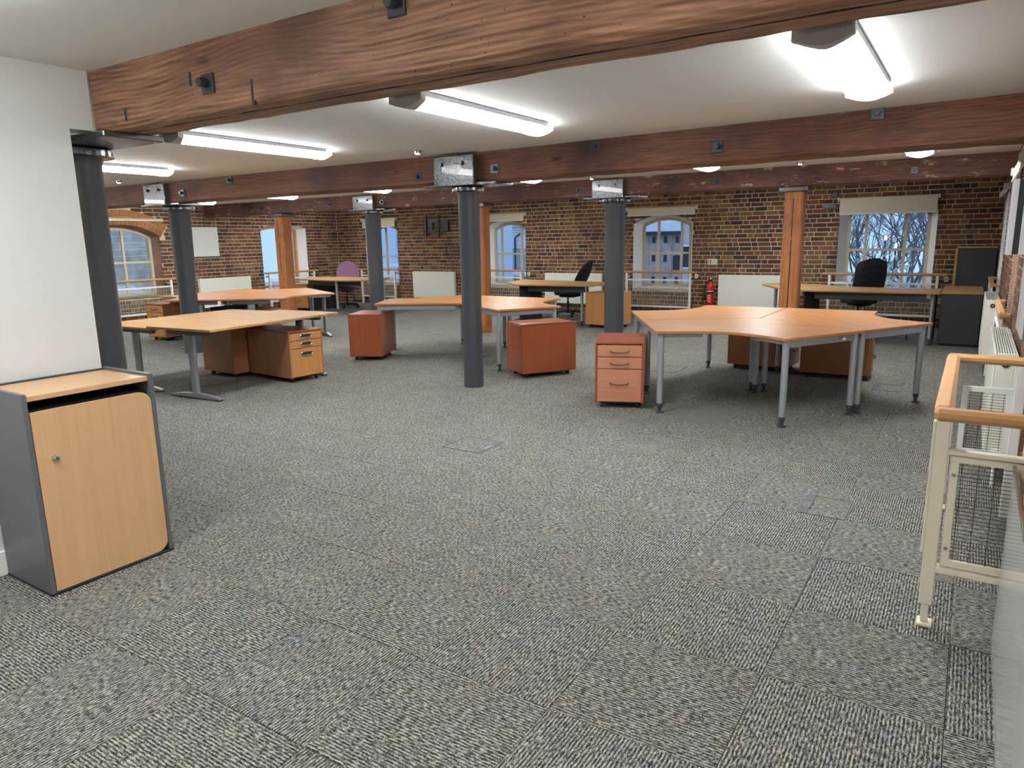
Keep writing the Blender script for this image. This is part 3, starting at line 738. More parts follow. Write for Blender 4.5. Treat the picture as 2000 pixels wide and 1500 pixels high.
for k, (x, z, lb) in enumerate([(-4.40, .77, 'small white wall socket beside the guard rail near the extinguisher'), (-.35, .77, 'small white wall socket right of the far right guard rail'), (-8.11, .77, 'small white wall socket right of the middle guard rail')]):
    r = thing('wall_socket', lb, 'socket', (x, YB-.012, z)); MB().cbox(-.03, .03, -.02, 0, -.04, .04, .004).build('plate', M['cream_w'], r); MB().box(-.008, .008, -.023, -.019, -.01, .01).build('switch', M['black'], r)

# ------------------------------------------------------------------ desks
ZT = .722
def leg(root, x, y, ztop=ZT-.025, r=.027, foot=True):
    o = MB().lathe([(r*.98, .085), (r, .11), (r, ztop)], 16).build('leg', M['silver'], root, True, loc=(x, y, 0))
    MB().lathe([(r*1.15, 0), (r*1.15, .012), (r*.55, .018), (r*.6, .05), (r*.9, .055), (r*.9, .09)], 14).build('foot', M['grey_edge'], o, True)
    return o
def rail(root, a, b, z0=ZT-.085, z1=ZT-.026, w=.014, name='frame_rail', mat=None):
    a, b = Vector(a), Vector(b); d = b-a; L = d.length; ang = math.atan2(d.y, d.x)
    T = Matrix.Translation((a.x, a.y, 0)) @ Matrix.Rotation(ang, 4, 'Z')
    return MB().cbox(0, L, -w, w, z0, z1, .004, T).build(name, mat or M['silver'], root)
def tabletop(root, poly, z, mat, grain=0, th=.025):
    # grain: rotate so that local x runs along the grain
    R = Matrix.Rotation(-grain, 2)
    c_ = [tuple(R @ Vector(p)) for p in poly]
    a = [sum(p[0] for p in c_)/len(c_), sum(p[1] for p in c_)/len(c_)]
    def inset(k): 
        n = len(c_); out = []
        for i in range(n):
            p0, p1, p2 = Vector(c_[i-1]), Vector(c_[i]), Vector(c_[(i+1) % n])
            d1 = (p1-p0).normalized(); d2 = (p2-p1).normalized(); nn = Vector((-(d1.y+d2.y), d1.x+d2.x))
            if nn.length < 1e-6: nn = Vector((-d1.y, d1.x))
            nn.normalize(); out.append(tuple(p1+nn*k))
        return out
    area = sum(c_[i-1][0]*c_[i][1]-c_[i][0]*c_[i-1][1] for i in range(len(c_)))
    s = 1 if area > 0 else -1
    n = len(c_); mb = MB(); lv = [(z-th, .004), (z-th+.004, 0), (z-.004, 0), (z, .004)]
    for zz, k in lv: mb.v += [(x, y, zz) for x, y in inset(s*k)]
    mb.f = [tuple(range(n-1, -1, -1)), tuple(range(3*n, 4*n))]+[(k*n+i, k*n+(i+1) % n, k*n+n+(i+1) % n, k*n+n+i) for k in range(3) for i in range(n)]
    return mb.build('tabletop', mat, root, rz=grain)
def dirv(a): return Vector((math.cos(math.radians(a)), math.sin(math.radians(a))))
def tleg(root, x, y, rz, ztop, half=.35, side=1):
    """cantilever leg: oval column, foot bar, top bracket"""
    o = MB().lathe([(1, .05), (1, .40), (1.12, .41), (1.12, ztop-.06)], 24)
    o.v = [(a*.026, b*.05, z) for a, b, z in o.v]
    g_ = o.build('leg', M['silver'], root, True, loc=(x, y, 0), rz=rz)
    fb = MB(); n = 12
    for k in range(n+1):
        t = k/n*2-1; hgt = .055-.028*abs(t)**2; ww = .033-.008*abs(t)
        fb.v += [(-ww, t*half, .012), (ww, t*half, .012), (ww*.8, t*half, hgt), (-ww*.8, t*half, hgt)]
    fb.f = [(k*4+i, k*4+(i+1) % 4, k*4+4+(i+1) % 4, k*4+4+i) for k in range(n) for i in range(4)]+[(3, 2, 1, 0), tuple(range(n*4, n*4+4))]
    fb.build('foot_bar', M['silver'], g_, True)
    MB().cbox(-.03, .03, -half, -half+.05, 0, .013, .003).cbox(-.03, .03, half-.05, half, 0, .013, .003).build('foot_pad', M['black'], g_)
    MB().cbox(-.028, .028, -half*.9, half*.9, ztop-.055, ztop-.003, .006).build('top_bracket', M['dark_silver'], g_)
    return g_
def desk120(label, O, a, L=1.13, w=.87, mat=None, group=None, center_leg=True, knob=False, gap=.0035, tl=False):
    root = thing('angled_desk', label, 'desk', (O[0], O[1], 0), 0, group)
    b = a+120; u, v = dirv(a), dirv(b); pu, pv = dirv(a+90), dirv(b-90)
    bis = dirv(a+60); O0 = bis*gap*1.15
    A0 = O0+u*L; A1 = u*L+pu*w; B1 = v*L+pv*w; B0 = O0+v*L; Q = bis*(w/math.sin(math.radians(60)))
    a2 = A1.lerp(Q, .38); b2 = B1.lerp(Q, .38); cur = []
    for k in range(13):
        t = k/12; cur.append(a2*(1-t)**2+Q*2*t*(1-t)+b2*t*t)
    gu, gv = pu*.002, pv*.002; poly = [O0, A0+gu, A1]+cur+[B1, B0+gv]
    tabletop(root, [tuple(p) for p in poly], ZT, mat or M['beech_o'], math.radians(a+60+90))
    e = .055
    A0l = u*(L-e)+pu*.045; A1l = u*(L-e)+pu*(w-.06); B0l = v*(L-e)+pv*.045; B1l = v*(L-e)+pv*(w-.06)
    if tl:
        for c_, q_ in ((A0l.lerp(A1l, .45), a), (B0l.lerp(B1l, .45), b)): tleg(root, c_.x, c_.y, math.radians(q_), ZT-.025, .30)
        tabl = True
    else:
        for p in (A0l, A1l, B0l, B1l): leg(root, *p)
        rail(root, A0l, A1l); rail(root, B0l, B1l)
    Ol = bis*.07
    if center_leg: leg(root, *Ol)
    rail(root, A0l, Ol+u*.03); rail(root, B0l, Ol+v*.03)
    rail(root, A1l, A1l-u*.35, ZT-.06, ZT-.026, .01, 'corner_brace'); rail(root, B1l, B1l-v*.35, ZT-.06, ZT-.026, .01, 'corner_brace')
    if knob:
        k_ = A1l.lerp(B0l, 0); 
        T = B0l.lerp(B1l, .22)
        MB().lathe([(.016, ZT-.065), (.018, ZT-.055), (.012, ZT-.045)], 12).build('cable_knob', M['cream_w'], root, True, loc=(T.x+v.x*.03, T.y+v.y*.03, 0))
    return root
OR = (-1.685, 7.02)
desk120('front angled orange beech desk of the pod of three, nearest the viewer', OR, 210, 1.13, .90, knob=True)
desk120('right angled orange beech desk of the pod of three, nearest the right wall', OR, -30, 1.13, .90)
desk120('back left angled orange beech desk of the pod of three, toward the extinguisher', OR, 90, 1.13, .88)
OM = (-5.50, 7.30)
desk120('angled beech desk right of the slim central column, above the cherry pedestal', OM, -31, 1.12, .84)
desk120('angled beech desk left of the slim central column, its leg before a cherry pedestal', OM, 89, 1.12, .86, center_leg=False)
OL = (-9.82, 7.42)
desk120('angled desk of the far left pod whose pointed right end has paired legs', OL, -57, 1.13, .86, tl=True, center_leg=False)
desk120('back angled desk of the far left pod, in front of the weathered post', OL, 63, 1.13, .86, tl=True, center_leg=False)
desk120('left angled desk of the far left pod, partly behind the iron column', OL, 183, 1.13, .86, tl=True, center_leg=False)

# two pale wave desks back to back at left
def wave_desk(label, A, ang, w, L, z, mat, wave=.10, far=0, side=1, name='pale_desk', tl=True, panel=False, under=True):
    """local frame: x across (depth w), y along (length L), origin at the near left corner"""
    root = thing(name, label, 'desk', (A[0], A[1], 0), ang)
    poly = [(0, 0), (w, 0), (w, L)]
    if wave:
        poly += [(0, L)]+[(wave*math.sin(PI*t)*(1 if t < .5 else 1), L*(1-t)) for t in (.3, .4, .5, .6, .7)]
    else: poly += [(0, L)]
    tabletop(root, poly, z, mat, 0)
    zt = z-.025
    if tl:
        tleg(root, w*.5, .14, PI/2, zt, .35); tleg(root, w*.5, L-.16, PI/2, zt, .35)
        rail(root, (w*.5, .17), (w*.5, L-.19), zt-.06, zt-.01, .02, 'cross_beam', M['dark_silver'])
    return root
wave_desk('near pale beech desk with a silver T leg, right one of the left back-to-back pair', (-6.885, 3.945), math.radians(4.7), .925, 1.77, ZT, M['beech'], 0)
wave_desk('pale beech desk of the left pair whose end meets the thick left column', (-7.86, 3.95), math.radians(3.0), .94, 1.76, .695, M['beech'], 0)

# desk beyond with the purple chair
def poly_desk(label, poly, mat, legs=(), rails=(), tlegs=(), panels=(), grain=0, z=ZT, name='office_desk'):
    ox, oy = poly[0]
    root = thing(name, label, 'desk', (ox, oy, 0)); sh = lambda p: (p[0]-ox, p[1]-oy)
    tabletop(root, [sh(p) for p in poly], z, mat, grain)
    for p in legs: leg(root, *sh(p))
    for a, b in rails: rail(root, sh(a), sh(b), mat=M['panel_black'], name='cable_tray', z0=z-.13, w=.02)
    for p, a in tlegs: tleg(root, *sh(p), a, z-.025, .3)
    for (a, b) in panels:
        a, b = Vector(sh(a)), Vector(sh(b)); d = b-a; T = Matrix.Translation((a.x, a.y, 0)) @ Matrix.Rotation(math.atan2(d.y, d.x), 4, 'Z')
        MB().cbox(0, d.length, -.012, .012, .03, z-.026, .003, T).build('end_panel', M['panel_black'], root)
    return root
poly_desk('pale beech desk with black underside in front of the purple chair', [(-12.75, 10.95), (-12.0, 10.88), (-11.3, 10.82), (-10.85, 11.0), (-10.75, 11.3), (-10.95, 11.95), (-11.6, 11.98), (-12.2, 12.02), (-13.0, 12.1), (-13.1, 11.5)],
          M['beech'], legs=[(-11.62, 11.0), (-11.05, 11.75), (-10.93, 11.75)], rails=[((-12.6, 11.1), (-11.0, 11.1))], panels=[((-12.5, 11.1), (-12.5, 11.8))])
poly_desk('pale beech corner desk with the black chair seen from the side tucked behind', [(-6.85, 10.78), (-5.45, 10.9), (-5.35, 11.45), (-5.6, 11.9), (-6.3, 12.0), (-7.0, 12.15), (-7.6, 12.3), (-7.4, 11.3)],
          M['beech'], legs=[(-5.70, 11.1), (-5.95, 11.8)], rails=[((-6.7, 10.95), (-5.6, 11.02))], panels=[((-6.86, 10.90), (-6.66, 11.35))])
cur = [(-2.9, 12.1), (-2.4, 11.15), (-2.25, 10.98), (-1.9, 10.93), (-.345, 10.96), (-.345, 11.75), (-1.2, 11.78), (-1.7, 11.9), (-2.05, 12.3), (-2.4, 12.45), (-2.75, 12.4)]
poly_desk('long pale beech desk against the black cupboards on the right', cur, M['beech'], legs=[(-.42, 11.1), (-2.7, 12.2)], rails=[((-1.9, 11.05), (-.5, 11.05))], panels=[((-2.05, 11.05), (-1.90, 11.4)), ((-.40, 11.02), (-.40, 11.6))])

# ------------------------------------------------------------------ pedestals
def pedestal(label, x, y, ang, mat, front=None, w=.43, d=.66, h=.60, handles='bow', drawers=(.11, .11, .31), cast=True):
    """front faces local -Y, centred on (x, y)"""
    r = thing('drawer_pedestal', label, 'drawer unit', (x, y, 0), ang)
    z0 = .055; t = .018; fm = front or mat
    H = h-z0
    MB().cbox(-w/2, w/2, -d/2+.02, d/2, h-t, h, .002).build('top_panel', mat, r)
    for s in (-1, 1): MB().cbox(min(s*w/2, s*(w/2-t)), max(s*w/2, s*(w/2-t)), -d/2, d/2, z0, h-.001, .002).build('side_panel', mat, r)
    MB().cbox(-w/2+t, w/2-t, d/2-t, d/2, z0, h-t, .002).build('back_panel', mat, r)
    MB().box(-w/2+t, w/2-t, -d/2+.03, d/2-t, z0, z0+t).build('bottom_panel', mat, r)
    tot = sum(drawers); av = H-t-.012; z = h-t-.006
    for q in drawers:
        hh_ = av*q/tot; dr = MB().cbox(-w/2+t+.002, w/2-t-.002, -d/2+.002, -d/2+.35, z-hh_+.003, z-.003, .002).build('drawer', fm, r)
        zc = z-hh_*.5 if q < .2 else z-hh_*.42
        if handles == 'bow':
            MB().tube([(-.08, -d/2+.002, zc), (-.07, -d/2-.018, zc-.006), (-.03, -d/2-.026, zc-.012), (.03, -d/2-.026, zc-.012), (.07, -d/2-.018, zc-.006), (.08, -d/2+.002, zc)], .0055, 8).build('handle', M['pewter'], dr, True)
        elif handles == 'oval':
            pts = [(.05*math.copysign(1, math.cos(a))+.02*math.cos(a), -d/2-.004, z-min(hh_*.45, .06)+.02*math.sin(a)) for a in [2*PI*k/20+.01 for k in range(21)]]
            MB().tube(pts, .006, 6).build('handle', M['chrome'], dr, True)
            MB().box(-.058, .058, -d/2-.001, -d/2+.003, z-min(hh_*.45, .06)-.012, z-min(hh_*.45, .06)+.012).build('finger_recess', M['pewter'], dr)
        z -= hh_
    if cast:
        for sx_ in (-1, 1):
            for sy_ in (-1, 1):
                cx_, cy_ = sx_*(w/2-.06), sy_*(d/2-.08)
                MB().tube([(cx_-.012, cy_, .022), (cx_+.012, cy_, .022)], .022, 12).box(cx_-.006, cx_+.006, cy_-.006, cy_+.006, .03, z0+.002).build('caster', M['black'], r)
        MB().box(-w/2+.05, w/2-.05, -d/2+.06, d/2-.06, z0-.02, z0).build('base_frame', M['black'], r)
    return r
R_ = math.radians
def place(cx, cy, ax, w, d, frontdir):  # helper kept simple
    return cx, cy
# near right: front corners (-2.774,5.662),(-2.387,5.824)
a = R_(22.0); f0 = Vector((-2.76, 5.63)); f1 = f0+Vector((math.cos(a), math.sin(a)))*.43; c_ = (f0+f1)/2+Vector((-math.sin(a), math.cos(a)))*.33
pedestal('cherry three drawer pedestal with bow handles at the left end of the pod of three', c_.x, c_.y, a, M['ped_c'], M['ped_front'])
# cherry pedestal left of slim column (back toward viewer)
a = R_(26.0); f0 = Vector((-6.70, 6.50)); f1 = f0+Vector((math.cos(a), math.sin(a)))*.43; c_ = (f0+f1)/2+Vector((-math.sin(a), math.cos(a)))*.30
pedestal('dark cherry pedestal turned away, behind the desk leg left of the slim column', c_.x, c_.y, a+PI, M['ped_c'], d=.60)
# cherry pedestal right of slim column, long side toward viewer
a = R_(56.0); f0 = Vector((-4.05, 6.475)); U = Vector((math.cos(a), math.sin(a))); Vn = Vector((-math.sin(a), math.cos(a)))
c_ = f0+U*.33+Vn*.215
pedestal('large cherry pedestal with plain side toward the viewer, right of the slim column', c_.x, c_.y, a+PI/2, M['ped_c'], d=.66, w=.43)
# under the pod of three: two orange-brown pedestals
pedestal('brown pedestal under the back left desk of the pod of three, side toward the viewer', -1.95, 8.36, PI/2+R_(-3), M['ped_b'], w=.43, d=.69)
pedestal('brown pedestal under the right desk of the pod of three, drawers facing the right wall', -1.15, 8.22, PI/2+R_(4), M['ped_b'], w=.40, d=.69)
# left pair: B under D1, A under D2
pedestal('orange beech pedestal with three oval pull handles under the near pale desk', -6.52, 5.33, PI/2-R_(5), M['ped_b'], M['ped_o'], w=.44, d=.79, h=.57, handles='oval', drawers=(.1, .1, .36))
pedestal('brown pedestal backing onto the oval handle pedestal under the pale desks', -7.27, 5.20, -PI/2-R_(3), M['ped_b'], w=.43, d=.62, h=.60)
# far left pedestal front to viewer
pedestal('orange beech pedestal with bow handles in front of the far left guard rail', -11.03, 6.86, R_(2), M['ped_b'], M['ped_o'], w=.44, d=.76, h=.595, drawers=(.12, .12, .30))
pedestal('low orange beech pedestal seen just beyond the pale desks', -9.12, 6.95, R_(20), M['ped_o'], w=.43, d=.60, h=.55)
pedestal('pale topped pedestal blackened for shade under the far left pod behind the iron column', -9.75, 7.05, R_(12), M['panel_black'], w=.43, d=.60, h=.56)  # black body colour stands in for the shade under the desks
# beyond, behind the right iron column
pedestal('orange beech pedestal half hidden behind the right iron column', -5.23, 11.17, R_(-12)+PI/2+PI, M['ped_o'], w=.50, d=.60, h=.605)
pedestal('orange beech pedestal beyond the far left pod next to the weathered post', -12.99, 11.32, R_(20), M['ped_o'], w=.43, d=.60, h=.60)

# ------------------------------------------------------------------ cupboards at right
def cupboard(label, x0, x1, y0, y1, h, body, top, strip=True):
    r = thing('cupboard', label, 'cupboard', (x0, y0, 0)); w, d = x1-x0, y1-y0
    MB().cbox(0, w, 0, d, .03, h-.028, .003).build('carcass', body, r)
    MB().cbox(-.008, w+.004, -.01, d, h-.026, h, .004).build('top', top, r)
    MB().box(.03, w-.03, .03, d-.03, 0, .03).build('plinth', M['black'], r)
    if strip: MB().box(-.035, 0, -.004, d, .03, h-.028).build('side_strip', top, r)
    return r
cupboard('low black cupboard with a beech top at the end of the long right desk', -.325, .135, 11.1, 12.5, ZT, M['panel_black'], M['beech'], False)
cupboard('tall black cupboard with beech edging in the far right corner', -.22, .27, 12.72, 13.1, 1.29, M['panel_black'], M['beech'])

# ------------------------------------------------------------------ foreground cabinet
r = thing('storage_cabinet', 'graphite cabinet with a pale beech door standing against the white partition', 'cabinet', (-3.68, 1.305, 0))
W, D, H = .57, .415, .905   # W along +Y, D along +X
MB().cbox(0, D, 0, .02, .0, H, .002).build('side_panel', M['grey_lam'], r)
MB().cbox(0, D, W-.02, W, 0, H, .002).build('side_panel', M['grey_lam'], r)
MB().cbox(0, .018, .02, W-.02, 0, H-.004, .002).build('back_panel', M['grey_edge'], r)
MB().cbox(.018, D-.012, .02, W-.02, H-.035, H-.012, .002).build('top_panel', M['cab_door'], r)
MB().box(.02, D-.03, .02, W-.02, .02, .04).build('bottom_panel', M['grey_edge'], r)
MB().cbox(.0, D+.004, -.003, W+.003, 0, .012, .002).build('base_strip', M['black'], r)
MB().box(.02, D-.06, .02, W-.02, H-.09, H-.08).build('inner_shelf', M['black'], r)
# door with rounded far corners: polygon in (y, z)
y0, y1, z0, z1, rad = .024, W-.022, .014, H-.082, .055
pts = [(y0, z0)]+[(y1-rad+rad*math.sin(t), z0+rad-rad*math.cos(t)) for t in [k*PI/2/8 for k in range(9)]]+[(y1-rad+rad*math.cos(t), z1-rad+rad*math.sin(t)) for t in [k*PI/2/8 for k in range(9)]]+[(y0, z1)]
n = len(pts); mb = MB(); mb.v = [(D-.022, a, b) for a, b in pts]+[(D-.003, a, b) for a, b in pts]
mb.f = [tuple(range(n)), tuple(range(2*n-1, n-1, -1))]+[(i, (i+1) % n, n+(i+1) % n, n+i) for i in range(n)]
dr = mb.build('door', M['cab_door'], r)
MB().tube([(D-.004, .095, H-.295), (D+.012, .095, H-.295)], .0135, 20).tube([(D+.012, .095, H-.295), (D+.014, .095, H-.295)], [.0135, .009], 20).build('lock', M['chrome'], dr, True)
MB().box(D+.013, D+.0155, .0935, .0965, H-.301, H-.289).build('keyhole', M['black'], dr)

# ------------------------------------------------------------------ chairs
def star_base(r, R=.29, n=5, a0=.2):
    for k in range(n):
        a = a0+2*PI*k/n; u = Vector((math.cos(a), math.sin(a), 0))
        o = MB().tube([(0, 0, .10), tuple(u*R*.5+Vector((0, 0, .095))), tuple(u*R+Vector((0, 0, .07)))], [.028, .022, .016], 8).build('base_arm', M['black'], r, True)
        p = u*R; t = Vector((-u.y, u.x, 0))*.022
        MB().tube([tuple(p-t+Vector((0, 0, .027))), tuple(p+t+Vector((0, 0, .027)))], .027, 12).tube([tuple(p+Vector((0, 0, .03))), tuple(p+Vector((0, 0, .08)))], .008, 6).build('caster', M['black'], o, True)
    MB().lathe([(.034, .06), (.034, .13), (.025, .14), (.025, .28), (.016, .285), (.016, .40)], 16).build('gas_lift', M['black'], r, True)
def cushion(w, d, h, z, mat, name, r, n=10, tilt=0, pw=4, T=None, smooth=True):
    """superellipse pad"""
    mb = MB(); m_ = 28; lv = [(-.5, .80), (-.42, .95), (-.1, 1), (.25, 1), (.42, .95), (.5, .80)]
    for hz, s in lv:
        for k in range(m_):
            a = 2*PI*k/m_; c, s2 = math.cos(a), math.sin(a)
            p = Vector((w/2*s*math.copysign(abs(c)**(2/pw), c), d/2*s*math.copysign(abs(s2)**(2/pw), s2), z+h*hz))
            mb.v.append(tuple(T @ p) if T else tuple(p))
    mb.f = [(i*m_+k, i*m_+(k+1) % m_, (i+1)*m_+(k+1) % m_, (i+1)*m_+k) for i in range(len(lv)-1) for k in range(m_)]+[tuple(range(m_-1, -1, -1)), tuple(range((len(lv)-1)*m_, len(lv)*m_))]
    return mb.build(name, mat, r, smooth)
# chair faces local +Y
def chair(label, x, y, a, mat, backw, backh, zc, lean=.12, mesh=False, pw=3, seatz=.46, arms=True):
    r = thing('office_chair', label, 'chair', (x, y, 0), a)
    star_base(r)
    cushion(.47, .46, .09, seatz, mat if not mesh else M['black_m'], 'seat', r)
    MB().cbox(-.11, .11, -.14, .14, .375, .41, .01).build('seat_mechanism', M['black'], r)
    # backrest: curved plate
    mb = MB(); nu, nv = 12, 12
    def bp(u, v, off):
        ww = backw/2*(1-.10*max(0, v-.55)); xx = u*ww
        zz = zc-backh/2+backh*v
        yy = -.22-lean*(v-.1)*backh*1.6+.05*u*u-.03*math.sin(v*PI)+off
        return (xx, yy, zz)
    for off in (0, -.035):
        for j in range(nv+1):
            for i in range(nu+1):
                u, v = i/nu*2-1, j/nv
                # round outline
                vt = .72 if mesh else .5
                k = 1-max(0, v-vt)/(1-vt); lim = max(0.04, 1-(1-k)**(3.2 if mesh else 2.2))**(1/(2.6 if mesh else 2)) if v > vt else 1
                if v < .15: lim *= .9+.1*v/.15
                mb.v.append(bp(u*lim, v, off*(1-.6*max(abs(u), abs(2*v-1))**4)))
    n1 = (nu+1)*(nv+1)
    for j in range(nv):
        for i in range(nu):
            q = (j*(nu+1)+i, j*(nu+1)+i+1, (j+1)*(nu+1)+i+1, (j+1)*(nu+1)+i); mb.f += [q, tuple(n1+t for t in reversed(q))]
    bd = [i for i in range(nu+1)]+[j*(nu+1)+nu for j in range(1, nv+1)]+[nv*(nu+1)+i for i in range(nu-1, -1, -1)]+[j*(nu+1) for j in range(nv-1, 0, -1)]
    for k in range(len(bd)): a_, b_ = bd[k], bd[(k+1) % len(bd)]; mb.f.append((a_, b_, n1+b_, n1+a_))
    mb.build('backrest', mat, r, True)
    MB().tube([(0, -.10, .385), (0, -.30, .42), (0, -.31, zc-backh*.25)], .022, 8).build('back_spine', M['black'], r, True)
    if mesh:
        for v in (.25, .42, .6, .75):
            pts = [tuple(Vector(bp(u/4*.85, v+.05*(1-(u/4)**2), -.045))) for u in range(-4, 5)]
            MB().tube(pts, .008, 6).build('back_rib', M['black'], r, True)
    return r
chair('purple fabric office chair with a rounded back at the far left desk', -12.33, 11.98, R_(212), M['purple'], .54, .56, .80, .03, arms=False)
chair('black office chair seen from the side behind the middle corner desk', -6.72, 12.48, R_(85), M['black_m'], .46, .62, .78, .33)
chair('black mesh back office chair in front of the window on the right', -1.50, 12.55, R_(38), M['black_m'], .52, .64, .81, .12, mesh=True)
r = thing('caster', 'small black castor peeking out beneath the long right desk', 'castor', (-.72, 11.55, 0))
MB().tube([(-.012, 0, .027), (.012, 0, .027)], .027, 12).build('wheel', M['black'], r, True); MB().cbox(-.01, .01, -.01, .03, .03, .07, .003).build('fork', M['black'], r)

# ------------------------------------------------------------------ floor boxes
def floor_box(label, x0, x1, y0, y1, strip='L', notch=True):
    r = thing('floor_box', label, 'floor box', (x0, y0, 0)); w, d = x1-x0, y1-y0; t = .004
    mb = MB(); f = .006
    mb.box(0, w, 0, f, 0, t).box(0, w, d-f, d, 0, t).box(0, f, f, d-f, 0, t).box(w-f, w, f, d-f, 0, t); mb.build('lid_frame', M['lid_frame'], r)
    s0, s1 = (f, .05) if strip == 'L' else (w-.05, w-f)
    MB().box(s0, s1, f, d*.33, 0, .003).box(s0, s1, d*.66, d-f, 0, .003).build('hinge_strip', M['lid_frame'], r)
    MB().box(s0, s1, d*.33, d*.66, 0, .002).build('finger_plate', M['dark_silver'], r)
    MB().box(s1, s1+.006, d*.33, d*.66, 0, .0025).build('finger_slot', M['black'], r)
    a, b = (s1+.006, w-f) if strip == 'L' else (f, s0)
    def lid():
        vs = [(a, f, 0), (b, f, 0), (b, d-f, 0), (a, d-f, 0), (a, f, .0015), (b, f, .0015), (b, d-f, .0015), (a, d-f, .0015)]
        fs = [(4, 5, 6, 7), (0, 1, 5, 4), (1, 2, 6, 5), (2, 3, 7, 6), (3, 0, 4, 7)]
        return vs, fs, (lambda x, y: (y+7, x+3)), 0, 0
    o = bpy.data.objects.new('carpet_lid', mesh_uv('carpet_lid', [lid()], M['carpet'])); C.objects.link(o); o.parent = r
    return r
floor_box('carpet covered floor box nearest the foreground railing', -.70, -.455, 3.95, 4.27)
floor_box('carpet covered floor box in the open floor in front of the slim column', -3.2, -2.87, 3.98, 4.30, 'R')
floor_box('carpet covered floor box right of the pod of three, by its slender rear leg', -.735, -.48, 7.62, 7.96)
floor_box('carpet covered floor box under the left arm of the pod of three', -3.0, -2.72, 7.58, 8.02)

# ------------------------------------------------------------------ right wall: foreground railing
r = thing('foreground_railing', 'cream metal bay railing with oak handrail and wire mesh beside the right wall', 'railing', (-.05, 2.98, 0))
# local: x 0..0.33 toward the wall, y 0..1.45
XW = .335; YW = 1.45; ZR = .822
def obar(x0, x1, y0, y1, mat, nm):
    return MB().cbox(x0, x1, y0, y1, ZR, ZR+.045, .014).build(nm, mat, r)
obar(-.022, XW, -.025, .045, M['oak'], 'handrail'); obar(-.025, .035, .045, YW-.045, M['oak_y'], 'handrail'); obar(-.025, XW, YW-.045, YW+.01, M['oak'], 'handrail')
for y in (0.0, YW-.03):
    for x in (.0, ):
        MB().cbox(x-.012, x+.035, y-.008, y+.03, .09, ZR, .003).build('corner_post', M['cream'], r)
        MB().cbox(x-.022, x-.012, y-.008, y+.04, .30, ZR-.005, .002).build('post_flange', M['cream'], r)
        MB().cbox(x-.0, x+.025, y, y+.02, .015, .09, .002).build('post_tip', M['cream'], r)
        MB().cbox(x-.012, x+.042, y-.02, y+.045, 0, .014, .003).build('foot_plate', M['cream'], r)
def mesh_panel(y, x0, x1, z0, z1, mat=M['cream'], vert=.052, hor=.0145, depth=.0):
    fw_ = .028
    p = MB().cbox(x0, x1, y-.008, y+.008, z1-fw_, z1, .002).cbox(x0, x1, y-.008, y+.008, z0, z0+fw_, .002).cbox(x0, x0+fw_, y-.008, y+.008, z0+fw_, z1-fw_, .002).cbox(x1-fw_, x1, y-.008, y+.008, z0+fw_, z1-fw_, .002).build('mesh_frame', mat, r)
    mb = MB(); s = .0011; n = max(2, int((x1-x0-2*fw_)/vert))
    for k in range(0, n+1): x = x0+fw_+(x1-x0-2*fw_)*(k+.2)/(n+.4); mb.box(x-s, x+s, y-s, y+s, z0+fw_, z1-fw_)
    n = int((z1-z0-2*fw_)/hor)
    for k in range(n): z = z0+fw_+(z1-z0-2*fw_)*(k+.5)/n; mb.box(x0+fw_, x1-fw_, y-s-.001, y+s-.001, z-s, z+s)
    o = mb.build('wire_mesh', M['wire'], p); o['kind'] = 'stuff'
    return p
mesh_panel(.012, .045, XW-.06, .255, .695)
MB().cbox(.03, XW, -.012, .035, .228, .252, .003).build('lower_rail', M['cream'], r)
MB().cbox(.03, XW, -.01, .03, .697, .715, .003).build('middle_rail', M['cream'], r)
mesh_panel(YW-.02, .06, XW-.05, .33, .70, M['cream_w'])
MB().cbox(XW-.05, XW-.002, YW-.04, YW, .0, ZR, .003).build('wall_post', M['cream_w'], r)
MB().cbox(XW-.03, XW-.002, .0, .04, .0, ZR, .003).build('wall_post', M['cream_w'], r)
for z in (.33, .62): MB().tube([(.059, -.002, z), (.059, .006, z)], .007, 10).build('rivet', M['chrome'], r)

# two further small window rails on the right wall
def side_rail(label, y0, y1, x0=.2):
    r = thing('side_window_rail', label, 'railing', (x0, y0, 0)); L = y1-y0; w = .3-x0+.02
    MB().cbox(0, .05, .03, L-.03, .82, .862, .01).build('handrail', M['oak_y'], r)
    MB().cbox(.0, w-.03, -.02, .03, .82, .862, .01).build('handrail', M['oak'], r)
    MB().cbox(.0, w-.03, L-.03, L+.02, .82, .862, .01).build('handrail', M['oak'], r)
    for y in (0.01, L-.03): MB().cbox(.01, .035, y, y+.025, 0, .82, .003).build('upright', M['cream_w'], r)
    MB().cbox(.012, .03, .03, L-.03, .68, .70, .002).build('upper_bar', M['cream_w'], r)
    MB().cbox(.012, .03, .03, L-.03, .20, .225, .002).build('lower_bar', M['cream_w'], r)
    mb = MB()
    for k in range(1, int(L/.052)): y = L*k/int(L/.052); mb.box(.019, .022, y-.0012, y+.0012, .22, .68)
    for k in range(1, 17): mb.box(.0168, .0192, .03, L-.03, .22+.028*k-.0012, .22+.028*k+.0012)
    o = mb.build('wire_mesh', M['wire'], r); o['kind'] = 'stuff'
    return r
side_rail('oak topped rail on the right wall between the two grille topped radiators', 6.85, 8.27)
side_rail('farthest oak topped rail on the right wall beside the tall black cupboard', 10.75, 12.5, .19)

